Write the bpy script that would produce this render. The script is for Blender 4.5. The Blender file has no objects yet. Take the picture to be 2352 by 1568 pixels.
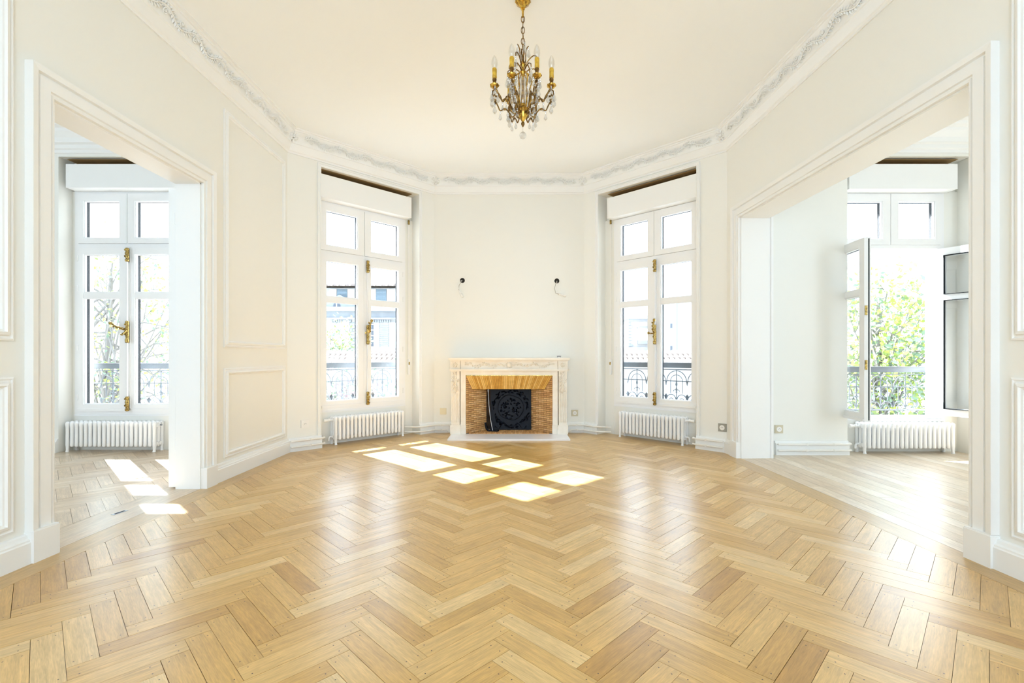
import bpy, bmesh, math, random
from mathutils import Vector, Matrix
random.seed(7)
S = bpy.context.scene
C = S.collection
R = math.radians
PI = math.pi

# ------------------------------------------------------------------ camera, sky, sun, exposure
F_PX, CX, CY, EYE = 1090.0, 1180.0, 818.0, 1.10
cam_d = bpy.data.cameras.new('camera'); cam = bpy.data.objects.new('camera', cam_d); C.objects.link(cam)
cam.location = (0, 0, EYE); cam.rotation_euler = (R(90), 0, 0)
cam_d.sensor_width = 36.0; cam_d.sensor_fit = 'HORIZONTAL'
cam_d.lens = F_PX / 2352 * 36.0
cam_d.shift_x = -(CX - 1176) / 2352; cam_d.shift_y = (CY - 784) / 2352
cam_d.clip_start = 0.05; cam_d.clip_end = 300
S.camera = cam
W = bpy.data.worlds.new('world'); S.world = W; W.use_nodes = True
bg = W.node_tree.nodes['Background']; bg.inputs[0].default_value = (0.70, 0.85, 1.0, 1); bg.inputs[1].default_value = 2.7
sun_d = bpy.data.lights.new('sun', 'SUN'); sun = bpy.data.objects.new('sun', sun_d); C.objects.link(sun)
sun_d.energy = 22.0; sun_d.angle = R(0.6); sun_d.color = (1.0, 0.99, 0.98)
sun_from = Vector((-0.7207, 0.6932, 0.84))
sun.rotation_euler = sun_from.to_track_quat('Z', 'Y').to_euler(); sun.location = (-12, 14, 16)
S.view_settings.view_transform = 'Standard'; S.view_settings.look = 'None'
S.view_settings.gamma = 1.0; S.view_settings.use_curve_mapping = False
S.view_settings.exposure = 1.14
S.cycles.max_bounces = 10; S.cycles.diffuse_bounces = 6; S.cycles.glossy_bounces = 3; S.cycles.use_adaptive_sampling = True; S.cycles.adaptive_threshold = 0.035; S.cycles.adaptive_min_samples = 16; S.cycles.transparent_max_bounces = 16
S.cycles.sample_clamp_indirect = 8.0; S.cycles.caustics_reflective = False; S.cycles.caustics_refractive = False

# ------------------------------------------------------------------ mesh helpers
class MB:
    def __init__(s, M=None):
        s.v, s.f, s.M = [], [], M
    def add(s, vs, fs):
        o = len(s.v)
        s.v += [tuple(s.M @ Vector(p)) if s.M else tuple(p) for p in vs]
        s.f += [tuple(i + o for i in f) for f in fs]
        return s
    def box(s, x0, y0, z0, x1, y1, z1):
        return s.add([(x0,y0,z0),(x1,y0,z0),(x1,y1,z0),(x0,y1,z0),(x0,y0,z1),(x1,y0,z1),(x1,y1,z1),(x0,y1,z1)],
                     [(0,3,2,1),(4,5,6,7),(0,1,5,4),(1,2,6,5),(2,3,7,6),(3,0,4,7)])
    def prism(s, pts, z0, z1):
        n = len(pts)
        return s.add([(p[0],p[1],z0) for p in pts] + [(p[0],p[1],z1) for p in pts],
                     [tuple(range(n-1,-1,-1)), tuple(range(n,2*n))] + [(i,(i+1)%n,n+(i+1)%n,n+i) for i in range(n)])
    def hexa(s, p):
        return s.add(p, [(0,3,2,1),(4,5,6,7),(0,1,5,4),(1,2,6,5),(2,3,7,6),(3,0,4,7)])
    def tube(s, path, r, n=8, closed=False):
        P = [Vector(p) for p in path]; m = len(P)
        rr = r if isinstance(r, (list, tuple)) else [r]*m
        vs, prev = [], None
        for i, p in enumerate(P):
            if closed: t = P[(i+1)%m] - P[i-1]
            else: t = P[min(i+1,m-1)] - P[max(i-1,0)]
            t.normalize()
            if prev is None:
                a = Vector((0,0,1)) if abs(t.z) < .9 else Vector((1,0,0))
                prev = t.cross(a).normalized()
            prev = (prev - t*prev.dot(t)).normalized()
            b = t.cross(prev)
            for k in range(n):
                an = 2*PI*k/n
                vs.append(p + (prev*math.cos(an) + b*math.sin(an))*rr[i])
        fs = []
        for i in range(m if closed else m-1):
            j = (i+1) % m
            for k in range(n):
                fs.append((i*n+k, i*n+(k+1)%n, j*n+(k+1)%n, j*n+k))
        if not closed:
            fs += [tuple(range(n-1,-1,-1)), tuple(range((m-1)*n, m*n))]
        return s.add(vs, fs)
    def lathe(s, prof, n=16, c=(0,0,0), axis='z', wob=None):
        vs, fs = [], []
        for (r, z) in prof:
            for k in range(n):
                a = 2*PI*k/n
                q = r*(1 + (wob(a, z) if wob else 0))
                x, y = q*math.cos(a), q*math.sin(a)
                p = (x, y, z) if axis == 'z' else ((x, z, y) if axis == 'y' else (z, x, y))
                vs.append((c[0]+p[0], c[1]+p[1], c[2]+p[2]))
        m = len(prof)
        for i in range(m-1):
            for k in range(n):
                fs.append((i*n+k, i*n+(k+1)%n, (i+1)*n+(k+1)%n, (i+1)*n+k))
        fs += [tuple(range(n-1,-1,-1)), tuple(range((m-1)*n, m*n))]
        return s.add(vs, fs)
    def ball(s, c, r, n=10, m=6):
        rx, ry, rz = r if isinstance(r, (tuple, list)) else (r, r, r)
        vs, fs = [(c[0], c[1], c[2]-rz)], []
        for i in range(1, m):
            a = PI*i/m - PI/2
            for k in range(n):
                b = 2*PI*k/n
                vs.append((c[0]+rx*math.cos(a)*math.cos(b), c[1]+ry*math.cos(a)*math.sin(b), c[2]+rz*math.sin(a)))
        vs.append((c[0], c[1], c[2]+rz)); T = len(vs)-1
        for k in range(n):
            fs.append((0, 1+(k+1)%n, 1+k)); fs.append((T, 1+(m-2)*n+k, 1+(m-2)*n+(k+1)%n))
        for i in range(m-2):
            for k in range(n):
                fs.append((1+i*n+k, 1+i*n+(k+1)%n, 1+(i+1)*n+(k+1)%n, 1+(i+1)*n+k))
        return s.add(vs, fs)
    def leaf(s, c, d, nrm, L, w, h):
        """a raised lozenge leaf: centre c, long direction d, facing nrm"""
        c, d, nrm = Vector(c), Vector(d).normalized(), Vector(nrm).normalized()
        t = nrm.cross(d).normalized()
        return s.add([c-d*L/2, c+t*w/2, c+d*L/2, c-t*w/2, c+nrm*h], [(0,1,4),(1,2,4),(2,3,4),(3,0,4)])
    def sweep(s, path, prof, fn, closed=False):
        """mitred sweep; path 2-D, offset to the RIGHT of travel; prof = closed list of (offset, height)"""
        P = [Vector(p) for p in path]; m = len(P); k = len(prof)
        ns = []
        for i in range(m if closed else m-1):
            e = (P[(i+1)%m]-P[i]).normalized(); ns.append(Vector((e.y, -e.x)))
        vs = []
        for i in range(m):
            if closed: a, b = ns[i-1], ns[i]
            else: a, b = ns[max(i-1,0)], ns[min(i,m-2)]
            mm = (a+b); mm = mm / max(mm.dot(a), 1e-6)
            for (o, h) in prof:
                q = P[i] + mm*o; vs.append(fn(q.x, q.y, h))
        fs = []
        for i in range(m if closed else m-1):
            j = (i+1) % m
            for q in range(k):
                fs.append((i*k+q, i*k+(q+1)%k, j*k+(q+1)%k, j*k+q))
        if not closed:
            fs += [tuple(range(k-1,-1,-1)), tuple(range((m-1)*k, m*k))]
        return s.add(vs, fs)
    def mesh(s, name, mat=None, smooth=False, recalc=True):
        me = bpy.data.meshes.new(name); me.from_pydata(s.v, [], s.f)
        if recalc:
            b = bmesh.new(); b.from_mesh(me); bmesh.ops.recalc_face_normals(b, faces=b.faces); b.to_mesh(me); b.free()
        if smooth:
            me.polygons.foreach_set('use_smooth', [True]*len(me.polygons))
            try: me.set_sharp_from_angle(angle=R(40))
            except Exception: pass
        if mat: me.materials.append(mat)
        me.update()
        return me

def place(name, me, parent=None, M=None):
    o = bpy.data.objects.new(name, me); C.objects.link(o)
    if parent: o.parent = parent
    if M is not None: o.matrix_local = M
    return o
def obj(name, mb, mat, parent=None, smooth=False, M=None):
    return place(name, mb.mesh(name, mat, smooth), parent, M)
def empty(name, M=None, parent=None):
    o = bpy.data.objects.new(name, None); C.objects.link(o); o.empty_display_size = .1
    if parent: o.parent = parent
    if M is not None: o.matrix_local = M
    return o
def tag(o, label, cat, group=None):
    o['label'] = label; o['category'] = cat
    if group: o['group'] = group
    return o
def struct(o, label=None):
    o['kind'] = 'structure'
    if label: o['label'] = label
    return o
def frame(A, B):
    """local x = along the wall, y = outward (left of travel), z = up"""
    u = (Vector(B)-Vector(A)).normalized()
    return Matrix(((u.x, -u.y, 0, A[0]), (u.y, u.x, 0, A[1]), (0,0,1,0), (0,0,0,1)))
T = Matrix.Translation
def RZ(a): return Matrix.Rotation(a, 4, 'Z')

# ------------------------------------------------------------------ materials
def mat(name, col, rough=.5, metal=0., spec=.5, coat=0., bump=None, vary=None):
    m = bpy.data.materials.new(name); m.use_nodes = True
    nt = m.node_tree; b = nt.nodes['Principled BSDF']
    b.inputs['Base Color'].default_value = (*col, 1); b.inputs['Roughness'].default_value = rough
    b.inputs['Metallic'].default_value = metal; b.inputs['Specular IOR Level'].default_value = spec
    b.inputs['Coat Weight'].default_value = coat
    if bump or vary:
        tc = nt.nodes.new('ShaderNodeTexCoord')
    if vary:                                  # (second colour, noise scale, detail)
        n = nt.nodes.new('ShaderNodeTexNoise'); n.inputs['Scale'].default_value = vary[1]; n.inputs['Detail'].default_value = vary[2]
        nt.links.new(tc.outputs['Object'], n.inputs['Vector'])
        r = nt.nodes.new('ShaderNodeValToRGB'); r.color_ramp.elements[0].position = .35; r.color_ramp.elements[1].position = .65
        r.color_ramp.elements[0].color = (*col, 1); r.color_ramp.elements[1].color = (*vary[0], 1)
        nt.links.new(n.outputs['Fac'], r.inputs['Fac']); nt.links.new(r.outputs['Color'], b.inputs['Base Color'])
    if bump:                                  # (scale, strength)
        n2 = nt.nodes.new('ShaderNodeTexNoise'); n2.inputs['Scale'].default_value = bump[0]; n2.inputs['Detail'].default_value = 6
        nt.links.new(tc.outputs['Object'], n2.inputs['Vector'])
        bp = nt.nodes.new('ShaderNodeBump'); bp.inputs['Strength'].default_value = bump[1]; bp.inputs['Distance'].default_value = .004
        nt.links.new(n2.outputs['Fac'], bp.inputs['Height']); nt.links.new(bp.outputs['Normal'], b.inputs['Normal'])
    return m

def glass_mat(name, tint=(1,1,1), gloss=.06, rough=0.0):
    m = bpy.data.materials.new(name); m.use_nodes = True; nt = m.node_tree; nt.nodes.clear()
    o = nt.nodes.new('ShaderNodeOutputMaterial'); mx = nt.nodes.new('ShaderNodeMixShader')
    t = nt.nodes.new('ShaderNodeBsdfTransparent'); t.inputs[0].default_value = (*tint, 1)
    g = nt.nodes.new('ShaderNodeBsdfGlossy'); g.inputs['Roughness'].default_value = rough
    lw = nt.nodes.new('ShaderNodeLayerWeight'); lw.inputs['Blend'].default_value = .12
    ml = nt.nodes.new('ShaderNodeMath'); ml.operation = 'MULTIPLY_ADD'; ml.inputs[1].default_value = .5; ml.inputs[2].default_value = gloss
    nt.links.new(lw.outputs['Facing'], ml.inputs[0]); nt.links.new(ml.outputs[0], mx.inputs[0])
    nt.links.new(t.outputs[0], mx.inputs[1]); nt.links.new(g.outputs[0], mx.inputs[2]); nt.links.new(mx.outputs[0], o.inputs[0])
    return m

def wood_mat(name, ramp, rough=.3, L=.424, w=.0905, nails=True, coat=.25, knots=False):
    """boards: UV in metres (u along the board); face attribute 'rnd' is that board's own number"""
    m = bpy.data.materials.new(name); m.use_nodes = True; nt = m.node_tree; b = nt.nodes['Principled BSDF']
    N, K = nt.nodes.new, nt.links.new
    uv = N('ShaderNodeUVMap'); uv.uv_map = 'UVMap'
    at = N('ShaderNodeAttribute'); at.attribute_name = 'rnd'
    off = N('ShaderNodeMath'); off.operation = 'MULTIPLY'; off.inputs[1].default_value = 37.0; K(at.outputs['Fac'], off.inputs[0])
    cmb = N('ShaderNodeCombineXYZ'); K(off.outputs[0], cmb.inputs['Z'])
    def grain(sx, sy, detail, dist):
        mp = N('ShaderNodeMapping'); mp.inputs['Scale'].default_value = (sx, sy, 1)
        K(uv.outputs[0], mp.inputs['Vector'])
        ad = N('ShaderNodeVectorMath'); ad.operation = 'ADD'; K(mp.outputs[0], ad.inputs[0]); K(cmb.outputs[0], ad.inputs[1])
        n = N('ShaderNodeTexNoise'); n.inputs['Scale'].default_value = 1; n.inputs['Detail'].default_value = detail
        n.inputs['Distortion'].default_value = dist; K(ad.outputs[0], n.inputs['Vector']); return n
    g1 = grain(4, 70, 5, .6); g2 = grain(25, 260, 3, .2); g3 = grain(7, 9, 2, 0)
    rp = N('ShaderNodeValToRGB'); rp.color_ramp.interpolation = 'LINEAR'
    cr = rp.color_ramp
    while len(cr.elements) < len(ramp): cr.elements.new(.5)
    for e, (p, c) in zip(cr.elements, ramp): e.position = p; e.color = (*c, 1)
    K(at.outputs['Fac'], rp.inputs['Fac'])
    def mixmul(a, fac_socket, lo, hi):
        r = N('ShaderNodeMapRange'); r.inputs['From Min'].default_value = .3; r.inputs['From Max'].default_value = .7
        r.inputs['To Min'].default_value = lo; r.inputs['To Max'].default_value = hi; K(fac_socket, r.inputs['Value'])
        v = N('ShaderNodeVectorMath'); v.operation = 'SCALE'; K(a, v.inputs[0]); K(r.outputs[0], v.inputs['Scale']); return v.outputs[0]
    c = mixmul(rp.outputs['Color'], g1.outputs['Fac'], .83, 1.09)
    c = mixmul(c, g2.outputs['Fac'], .85, 1.07)
    c = mixmul(c, g3.outputs['Fac'], .92, 1.05)
    if nails:
        sp = N('ShaderNodeSeparateXYZ'); K(uv.outputs[0], sp.inputs[0])
        def mth(op, a, bb=None):
            n = N('ShaderNodeMath'); n.operation = op
            for i, q in enumerate((a, bb)):
                if q is None: continue
                if isinstance(q, (int, float)): n.inputs[i].default_value = q
                else: K(q, n.inputs[i])
            return n.outputs[0]
        du = mth('SUBTRACT', mth('MINIMUM', sp.outputs[0], mth('SUBTRACT', L, sp.outputs[0])), .032)
        dv = mth('SUBTRACT', mth('ABSOLUTE', mth('SUBTRACT', sp.outputs[1], w/2)), w*.27)
        d = mth('SQRT', mth('ADD', mth('MULTIPLY', du, du), mth('MULTIPLY', dv, dv)))
        hit = mth('LESS_THAN', d, .0026)
        mx = N('ShaderNodeMix'); mx.data_type = 'RGBA'; K(hit, mx.inputs['Factor']); K(c, mx.inputs['A']); mx.inputs['B'].default_value = (.10, .06, .03, 1)
        c = mx.outputs['Result']
    if knots:
        vo = N('ShaderNodeTexVoronoi'); vo.inputs['Scale'].default_value = 1
        mp = N('ShaderNodeMapping'); mp.inputs['Scale'].default_value = (1.3, 7, 1); K(uv.outputs[0], mp.inputs['Vector'])
        ad = N('ShaderNodeVectorMath'); ad.operation = 'ADD'; K(mp.outputs[0], ad.inputs[0]); K(cmb.outputs[0], ad.inputs[1]); K(ad.outputs[0], vo.inputs['Vector'])
        lt = N('ShaderNodeMath'); lt.operation = 'LESS_THAN'; lt.inputs[1].default_value = .055; K(vo.outputs['Distance'], lt.inputs[0])
        mx = N('ShaderNodeMix'); mx.data_type = 'RGBA'; K(lt.outputs[0], mx.inputs['Factor']); K(c, mx.inputs['A']); mx.inputs['B'].default_value = (.42, .30, .18, 1)
        c = mx.outputs['Result']
    K(c, b.inputs['Base Color'])
    b.inputs['Roughness'].default_value = rough; b.inputs['Specular IOR Level'].default_value = .5
    b.inputs['Coat Weight'].default_value = coat; b.inputs['Coat Roughness'].default_value = rough*.75
    bp = N('ShaderNodeBump'); bp.inputs['Strength'].default_value = .05; bp.inputs['Distance'].default_value = .002
    K(g1.outputs['Fac'], bp.inputs['Height']); K(bp.outputs['Normal'], b.inputs['Normal'])
    return m

M_WALL = mat('wall_paint', (.84,.84,.80), .75, bump=(60,.03))
M_CEIL = mat('ceiling_paint', (.915,.945,.96), .85)
M_TRIM = mat('trim_paint', (.86,.87,.865), .5)
M_PVC = mat('window_paint', (.86,.87,.88), .38)
M_RAD = mat('radiator_enamel', (.90,.91,.92), .3)
M_PIPE = mat('pipe_paint', (.84,.83,.79), .4)
M_GLASS = glass_mat('window_glass', (.98,.99,1), .03)
M_GASK = mat('gasket_rubber', (.012,.015,.018), .9, spec=.1)
M_BRASS = mat('aged_brass', (.62,.44,.14), .30, 1.0, vary=((.16,.10,.035), 70, 3))
M_GILT = mat('gilt_bronze', (.83,.53,.10), .27, 1.0, vary=((.26,.13,.03), 45, 3))
M_BRONZE = mat('dark_bronze', (.33,.19,.06), .35, 1.0, vary=((.10,.055,.02), 50, 3))
M_CANDLE = mat('candle_sleeve_amber', (.74,.48,.05), .38, vary=((.50,.28,.02), 40, 3))
M_CRYSTAL = glass_mat('cut_crystal', (.90,.91,.92), .20, .04)
M_BULB = glass_mat('clear_bulb_glass', (.93,.93,.92), .14, .02)
OAK = [(0.0,(.50,.27,.065)),(.03,(.55,.31,.08)),(.12,(.60,.355,.10)),(.5,(.66,.405,.13)),(.85,(.71,.46,.17)),(1.0,(.76,.53,.24))]
M_OAK = wood_mat('oak_parquet', OAK, .31, coat=.34)
M_OAKB = wood_mat('oak_border', [(0,(.54,.34,.12)),(1,(.62,.405,.16))], .32, nails=False)
M_OAKL = wood_mat('oak_parquet_sheen_tone', [(0,(.60,.44,.28)),(.5,(.69,.54,.37)),(1,(.75,.61,.45))], .30)  # paler than the salon oak: floor reflection put into the wood colour
M_PINE = wood_mat('pale_pine_boards', [(0,(.66,.52,.36)),(.5,(.74,.62,.46)),(1,(.80,.70,.56))], .34, nails=False, knots=True)
M_SUB = mat('dark_joint', (.10,.055,.025), .9)
M_MARBLE = mat('cream_marble', (.86,.82,.74), .42, vary=((.79,.73,.63), 7, 6), bump=(40,.06))
M_SLAB = mat('white_marble', (.88,.885,.91), .22, vary=((.82,.83,.87), 4, 7))
M_BRICK = [mat('fire_brick', c, .8, bump=(70,.3), vary=(d, 18, 4)) for c, d in
           (((.74,.45,.19),(.60,.34,.13)), ((.80,.53,.26),(.70,.43,.19)), ((.66,.38,.16),(.50,.27,.11)))]
M_HOODB = [mat('hood_brick', c, .75, bump=(70,.3), vary=(d, 18, 4)) for c, d in
           (((.74,.44,.10),(.62,.34,.07)), ((.82,.55,.18),(.70,.43,.12)), ((.66,.36,.07),(.52,.27,.05)))]
M_SOOT = mat('sooty_mortar', (.11,.065,.035), .95, vary=((.04,.025,.017), 6, 4))
M_IRON = mat('black_cast_iron', (.008,.011,.019), .45, .0, .15, bump=(45,.25))
M_STEEL = mat('dull_steel', (.42,.43,.46), .35, 1.0)
M_PLASTIC = mat('white_plastic', (.86,.85,.82), .4)
M_BEIGE = mat('beige_plate', (.62,.56,.41), .45)
M_GREYP = mat('grey_plate', (.34,.33,.29), .45)
M_WIRE = mat('grey_wire', (.36,.33,.28), .55)
M_HOLE = mat('dark_box_inside', (.02,.018,.015), .9)
M_RAILING = mat('painted_railing', (.109,.131,.152), .5)
M_DARKWOOD = mat('raw_box_wood', (.34,.22,.09), .8)
M_STONE = mat('pale_limestone', (.420,.420,.413), .85, vary=((.377,.377,.377), 3, 5))
M_STONED = mat('grey_limestone', (.275,.297,.319), .85, vary=((.225,.246,.275), 3, 5))
M_RENDER = mat('white_render', (.493,.493,.486), .9)
M_TILE = mat('clay_tile', (.348,.297,.268), .9, vary=((.261,.217,.196), 4, 3))
M_SHUT = mat('white_shutter', (.580,.580,.580), .6)
M_SHUTB = mat('blue_shutter', (.189,.261,.319), .6)
M_PANE = mat('dark_pane', (.072,.087,.116), .3)
M_ZINC = mat('zinc_pipe', (.246,.319,.377), .5)
M_BARK = mat('bark', (.189,.174,.160), .9)
def leaf_mat(c):
    m = mat('leaf', c, .6); nt = m.node_tree; b = nt.nodes['Principled BSDF']; o = [n for n in nt.nodes if n.type == 'OUTPUT_MATERIAL'][0]
    t = nt.nodes.new('ShaderNodeBsdfTranslucent'); t.inputs[0].default_value = (*c, 1); mx = nt.nodes.new('ShaderNodeMixShader'); mx.inputs[0].default_value = .5
    nt.links.new(b.outputs[0], mx.inputs[1]); nt.links.new(t.outputs[0], mx.inputs[2]); nt.links.new(mx.outputs[0], o.inputs[0]); return m
M_LEAF = [leaf_mat(c) for c in ((.217,.275,.102),(.319,.392,.087),(.174,.246,.174),(.290,.217,.232))]
M_GROUND = mat('ground', (.522,.522,.507), .95)

# ------------------------------------------------------------------ plan of the rooms (metres, camera at the origin)
ZC, ZK = 3.70, 3.445                       # ceiling, foot of the cornice
YB = -2.2                                  # wall behind the camera
W0, W1, W2, W3, W4, W5 = (-2.60,YB), (-2.60,5.45), (-1.153,6.87), (1.023,6.87), (2.44,5.43), (2.648,YB)
FL, FDL, FB, FDR, FR = frame(W0,W1), frame(W1,W2), frame(W2,W3), frame(W3,W4), frame(W4,W5)
LD1 = (Vector(W2)-Vector(W1)).length; LD2 = (Vector(W4)-Vector(W3)).length
def lp(Fm, s, d, z=0): return Fm @ Vector((s, d, z))
# openings (s along each wall)
LO0, LO1, LOZ = 2.66-YB, 3.945-YB, 2.54            # left wide doorway
YR0, YR1, ROZ = 2.60, 5.12, 2.60                   # right wide doorway (by y)
def sR(y): return (Vector(W4) - Vector((W4[0]+(W5[0]-W4[0])*(W4[1]-y)/(W4[1]-W5[1]), y))).length
RO0, RO1 = sR(YR1), sR(YR0)
WDL = (.386, 1.769, 1.03); WDR = (.245, 1.666, 1.0165)     # window recess s0, s1 and window centre
TH = .42

# ------------------------------------------------------------------ walls
def window_wall(mb, s_lo, s_hi, o0, o1, wc, top=3.38, hi=ZC+.05, th=TH, dz=0.):
    """boxes of a wall (in mb's own frame) with a recess o0..o1 and the window centred on wc"""
    a, b = wc-.625, wc+.625
    mb.box(s_lo,0,0,o0,th,hi); mb.box(o1,0,0,s_hi,th,hi); mb.box(o0,0,top+dz,o1,th,hi)
    mb.box(o0,.20,3.04+dz,o1,th,top+dz)
    if a > o0: mb.box(o0,.17,0,a,th,3.04+dz)
    if b < o1: mb.box(b,.17,0,o1,th,3.04+dz)
    mb.box(max(a,o0),.172,0,min(b,o1),th,.415+dz)
mb = MB(FL)                                           # wall_left with its doorway
mb.box(0,0,0,LO0,.20,ZC+.05); mb.box(LO0,0,LOZ,LO1,.20,ZC+.05); mb.box(LO1,0,0,(Vector(W1)-Vector(W0)).length+.02,.20,ZC+.05)
wall_left = struct(obj('wall_left', mb, M_WALL), 'cream panelled wall with the wide doorway beside the herringbone threshold')
mb = MB(FR); LR = (Vector(W5)-Vector(W4)).length
mb.box(-.02,0,0,RO0,.30,ZC+.05); mb.box(RO0,0,ROZ,RO1,.30,ZC+.05); mb.box(RO1,0,0,LR,.30,ZC+.05)
wall_right = struct(obj('wall_right', mb, M_WALL), 'cream wall with the wide doorway to the pale board floor')
mb = MB(FDL); window_wall(mb, -.08, LD1+.12, *WDL)
struct(obj('wall_back_left', mb, M_WALL), 'angled cream wall holding a tall window')
mb = MB(FDR); window_wall(mb, -.12, LD2+.08, *WDR)
struct(obj('wall_back_right', mb, M_WALL), 'angled cream wall holding a tall window')
XF = -.064                                            # fireplace axis
mb = MB(FB); c0 = XF - W2[0]
mb.box(-.1,0,0,c0-.62,.55,ZC+.05); mb.box(c0+.62,0,0,W3[0]-W2[0]+.1,.55,ZC+.05); mb.box(c0-.62,0,.84,c0+.62,.55,ZC+.05); mb.box(c0-.62,.45,0,c0+.62,.55,.84)
struct(obj('wall_back', mb, M_WALL), 'cream chimney wall above the marble fireplace')
# left room
YL = 5.42; FLW = frame((-6.8,YL), (-2.6,YL)); LWC = 2.255; LWO = (1.60, 2.98)
mb = MB(FLW); window_wall(mb, -.3, 4.1, LWO[0], LWO[1], LWC)
struct(obj('wall_left_room_back', mb, M_WALL), 'white window wall of the side room with herringbone floor')
mb = MB(); mb.box(-7.1,.2,0,-6.8,YL+TH,ZC+.05)
struct(obj('wall_left_room_side', mb, M_WALL))
struct(obj('wall_front', MB().box(-2.8,YB-.2,0,-1.7,YB,ZC+.05).box(1.7,YB-.2,0,2.95,YB,ZC+.05).box(-1.7,YB-.2,3.1,1.7,YB,ZC+.05), M_WALL), 'unseen cream wall behind the viewer, its wide opening added to let daylight in')  # out of view; opening invented so daylight fills the salon from behind
struct(obj('wall_left_room_front', MB().box(-5.2,.0,0,-2.8,.2,ZC+.05), M_WALL))  # out of view; stops short so added daylight brightens the left room
struct(obj('wall_right_room_front', MB().box(2.9,-.2,0,6.5,.0,ZC+.05), M_WALL))  # out of view; added to hold back daylight in the right room
# right room
YRW = 5.32; FRW = frame((2.60,YRW), (6.9,YRW)); RWO = (1.14, 2.53); RWC = 1.752
mb = MB(FRW); window_wall(mb, .0, 4.6, RWO[0], RWO[1], RWC, dz=-.04)
struct(obj('wall_right_room_back', mb, M_WALL), 'white window wall of the side room with pale boards')
mb = MB(); mb.box(6.9,1.4,0,7.2,YRW+TH,ZC+.05)
struct(obj('wall_right_room_side', mb, M_WALL))  # out of view; length chosen to limit daylight entering the right room
mb = MB(); mb.prism([(-7.1,YB-.3),(-7.1,5.84),(-3.3,5.84),(-1.4,7.42),(1.3,7.42),(3.1,5.74),(7.2,5.74),(7.2,YB-.3)], ZC, ZC+.25)
struct(obj('ceiling', mb, M_CEIL), 'smooth white plaster ceiling')

# cornice ---------------------------------------------------------------------------------
cprof = [(0,ZK-.004),(.012,ZK-.004),(.014,ZK+.012),(.028,ZK+.022),(.030,ZK+.032),(.052,ZK+.082),(.054,ZK+.094),(.064,ZK+.100),(.062,ZK+.112),
         (.066,ZK+.150),(.080,ZK+.190),(.098,ZK+.212),(.102,ZK+.222),(.112,ZK+.224),(.114,ZK+.236),(.134,ZK+.242),(.136,ZC-.0005),(0,ZC-.0005)]
mb = MB(); mb.sweep([W0,W1,W2,W3,W4,W5], cprof, lambda x,y,h: (x,y,h))
cornice = struct(obj('trim_1', mb, M_TRIM, smooth=True), 'plaster cornice with a leafy scroll frieze below the ceiling')
# frieze units: x along the wall, y up the cove, z out of it
U = .33
um = MB(); pts = []
for i in range(25):
    t = i/24; pts.append((t*U-U/2, .030*math.sin(2*PI*t), .004))
um.tube(pts, [.0055]*25, 6)
rr = random.Random(3)
for i in range(15):
    t = (i+.5)/15; x = t*U-U/2; y = .030*math.sin(2*PI*t); a = math.atan2(.030*2*PI/U*math.cos(2*PI*t), 1)
    for sgn in (-1, 1):
        aa = a + sgn*(.75+rr.random()*.3); ln = .030+rr.random()*.016
        um.leaf((x+math.cos(aa)*ln*.5, max(-.05,min(.05,y+math.sin(aa)*ln*.5)), .002), (math.cos(aa),math.sin(aa),0), (0,0,1), ln, .015, .013)
for cx_, cy_, sg in ((-U/4, -.012, 1), (U/4, .012, -1)):
    sp = []
    for i in range(16):
        q = i/15; r_ = .024*(1-q*.8); a = sg*(q*2.6*PI)+PI/2*sg
        sp.append((cx_+r_*math.cos(a), cy_+r_*math.sin(a), .006))
    um.tube(sp, .0042, 5); um.ball((cx_,cy_,.006), (.008,.008,.008), 6, 4)
ornament_me = um.mesh('ornament', M_TRIM, True)
cov_dir = Vector((.040,.105)).normalized()             # (inward, up) along the cove
for (A, B) in ((W0,W1),(W1,W2),(W2,W3),(W3,W4),(W4,W5)):
    A, B = Vector(A), Vector(B); Lw = (B-A).length; u = (B-A)/Lw; inn = Vector((u.y,-u.x))
    s_lo = .16 if A.y > 5 else 1.1-YB; s_hi = Lw-.16 if B.y > 5 else 4.8
    n = max(1, round((s_hi-s_lo)/U))
    ex = Vector((u.x,u.y,0)); ey = Vector((inn.x*cov_dir.x, inn.y*cov_dir.x, cov_dir.y)); ez = ex.cross(ey); 
    if ez.dot(Vector((inn.x,inn.y,0))) < 0: ex = -ex; ez = -ez
    for i in range(n):
        s = s_lo + (i+.5)*(s_hi-s_lo)/n
        p = A + u*s + inn*.078
        place('ornament', ornament_me, cornice, Matrix((( ex.x,ey.x,ez.x,p.x),(ex.y,ey.y,ez.y,p.y),(ex.z,ey.z,ez.z,ZK+.165),(0,0,0,1))))
cm = MB()
for k in range(3):
    sp = []
    for i in range(20):
        q = i/19; r_ = (.052-.012*k)*(1-q*.75); a = q*2.7*PI + k*2.1
        sp.append(((-.04+.04*k)+r_*math.cos(a), r_*math.sin(a)*.95, .008))
    cm.tube(sp, .007, 6)
for k in range(9):
    a = 2*PI*k/9; cm.leaf((.05*math.cos(a),.045*math.sin(a),.004),(math.cos(a),math.sin(a),0),(0,0,1),.06,.026,.016)
cm.ball((0,0,.012),(.016,.016,.012),8,5)
cart_me = cm.mesh('corner_cartouche', M_TRIM, True)
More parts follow.
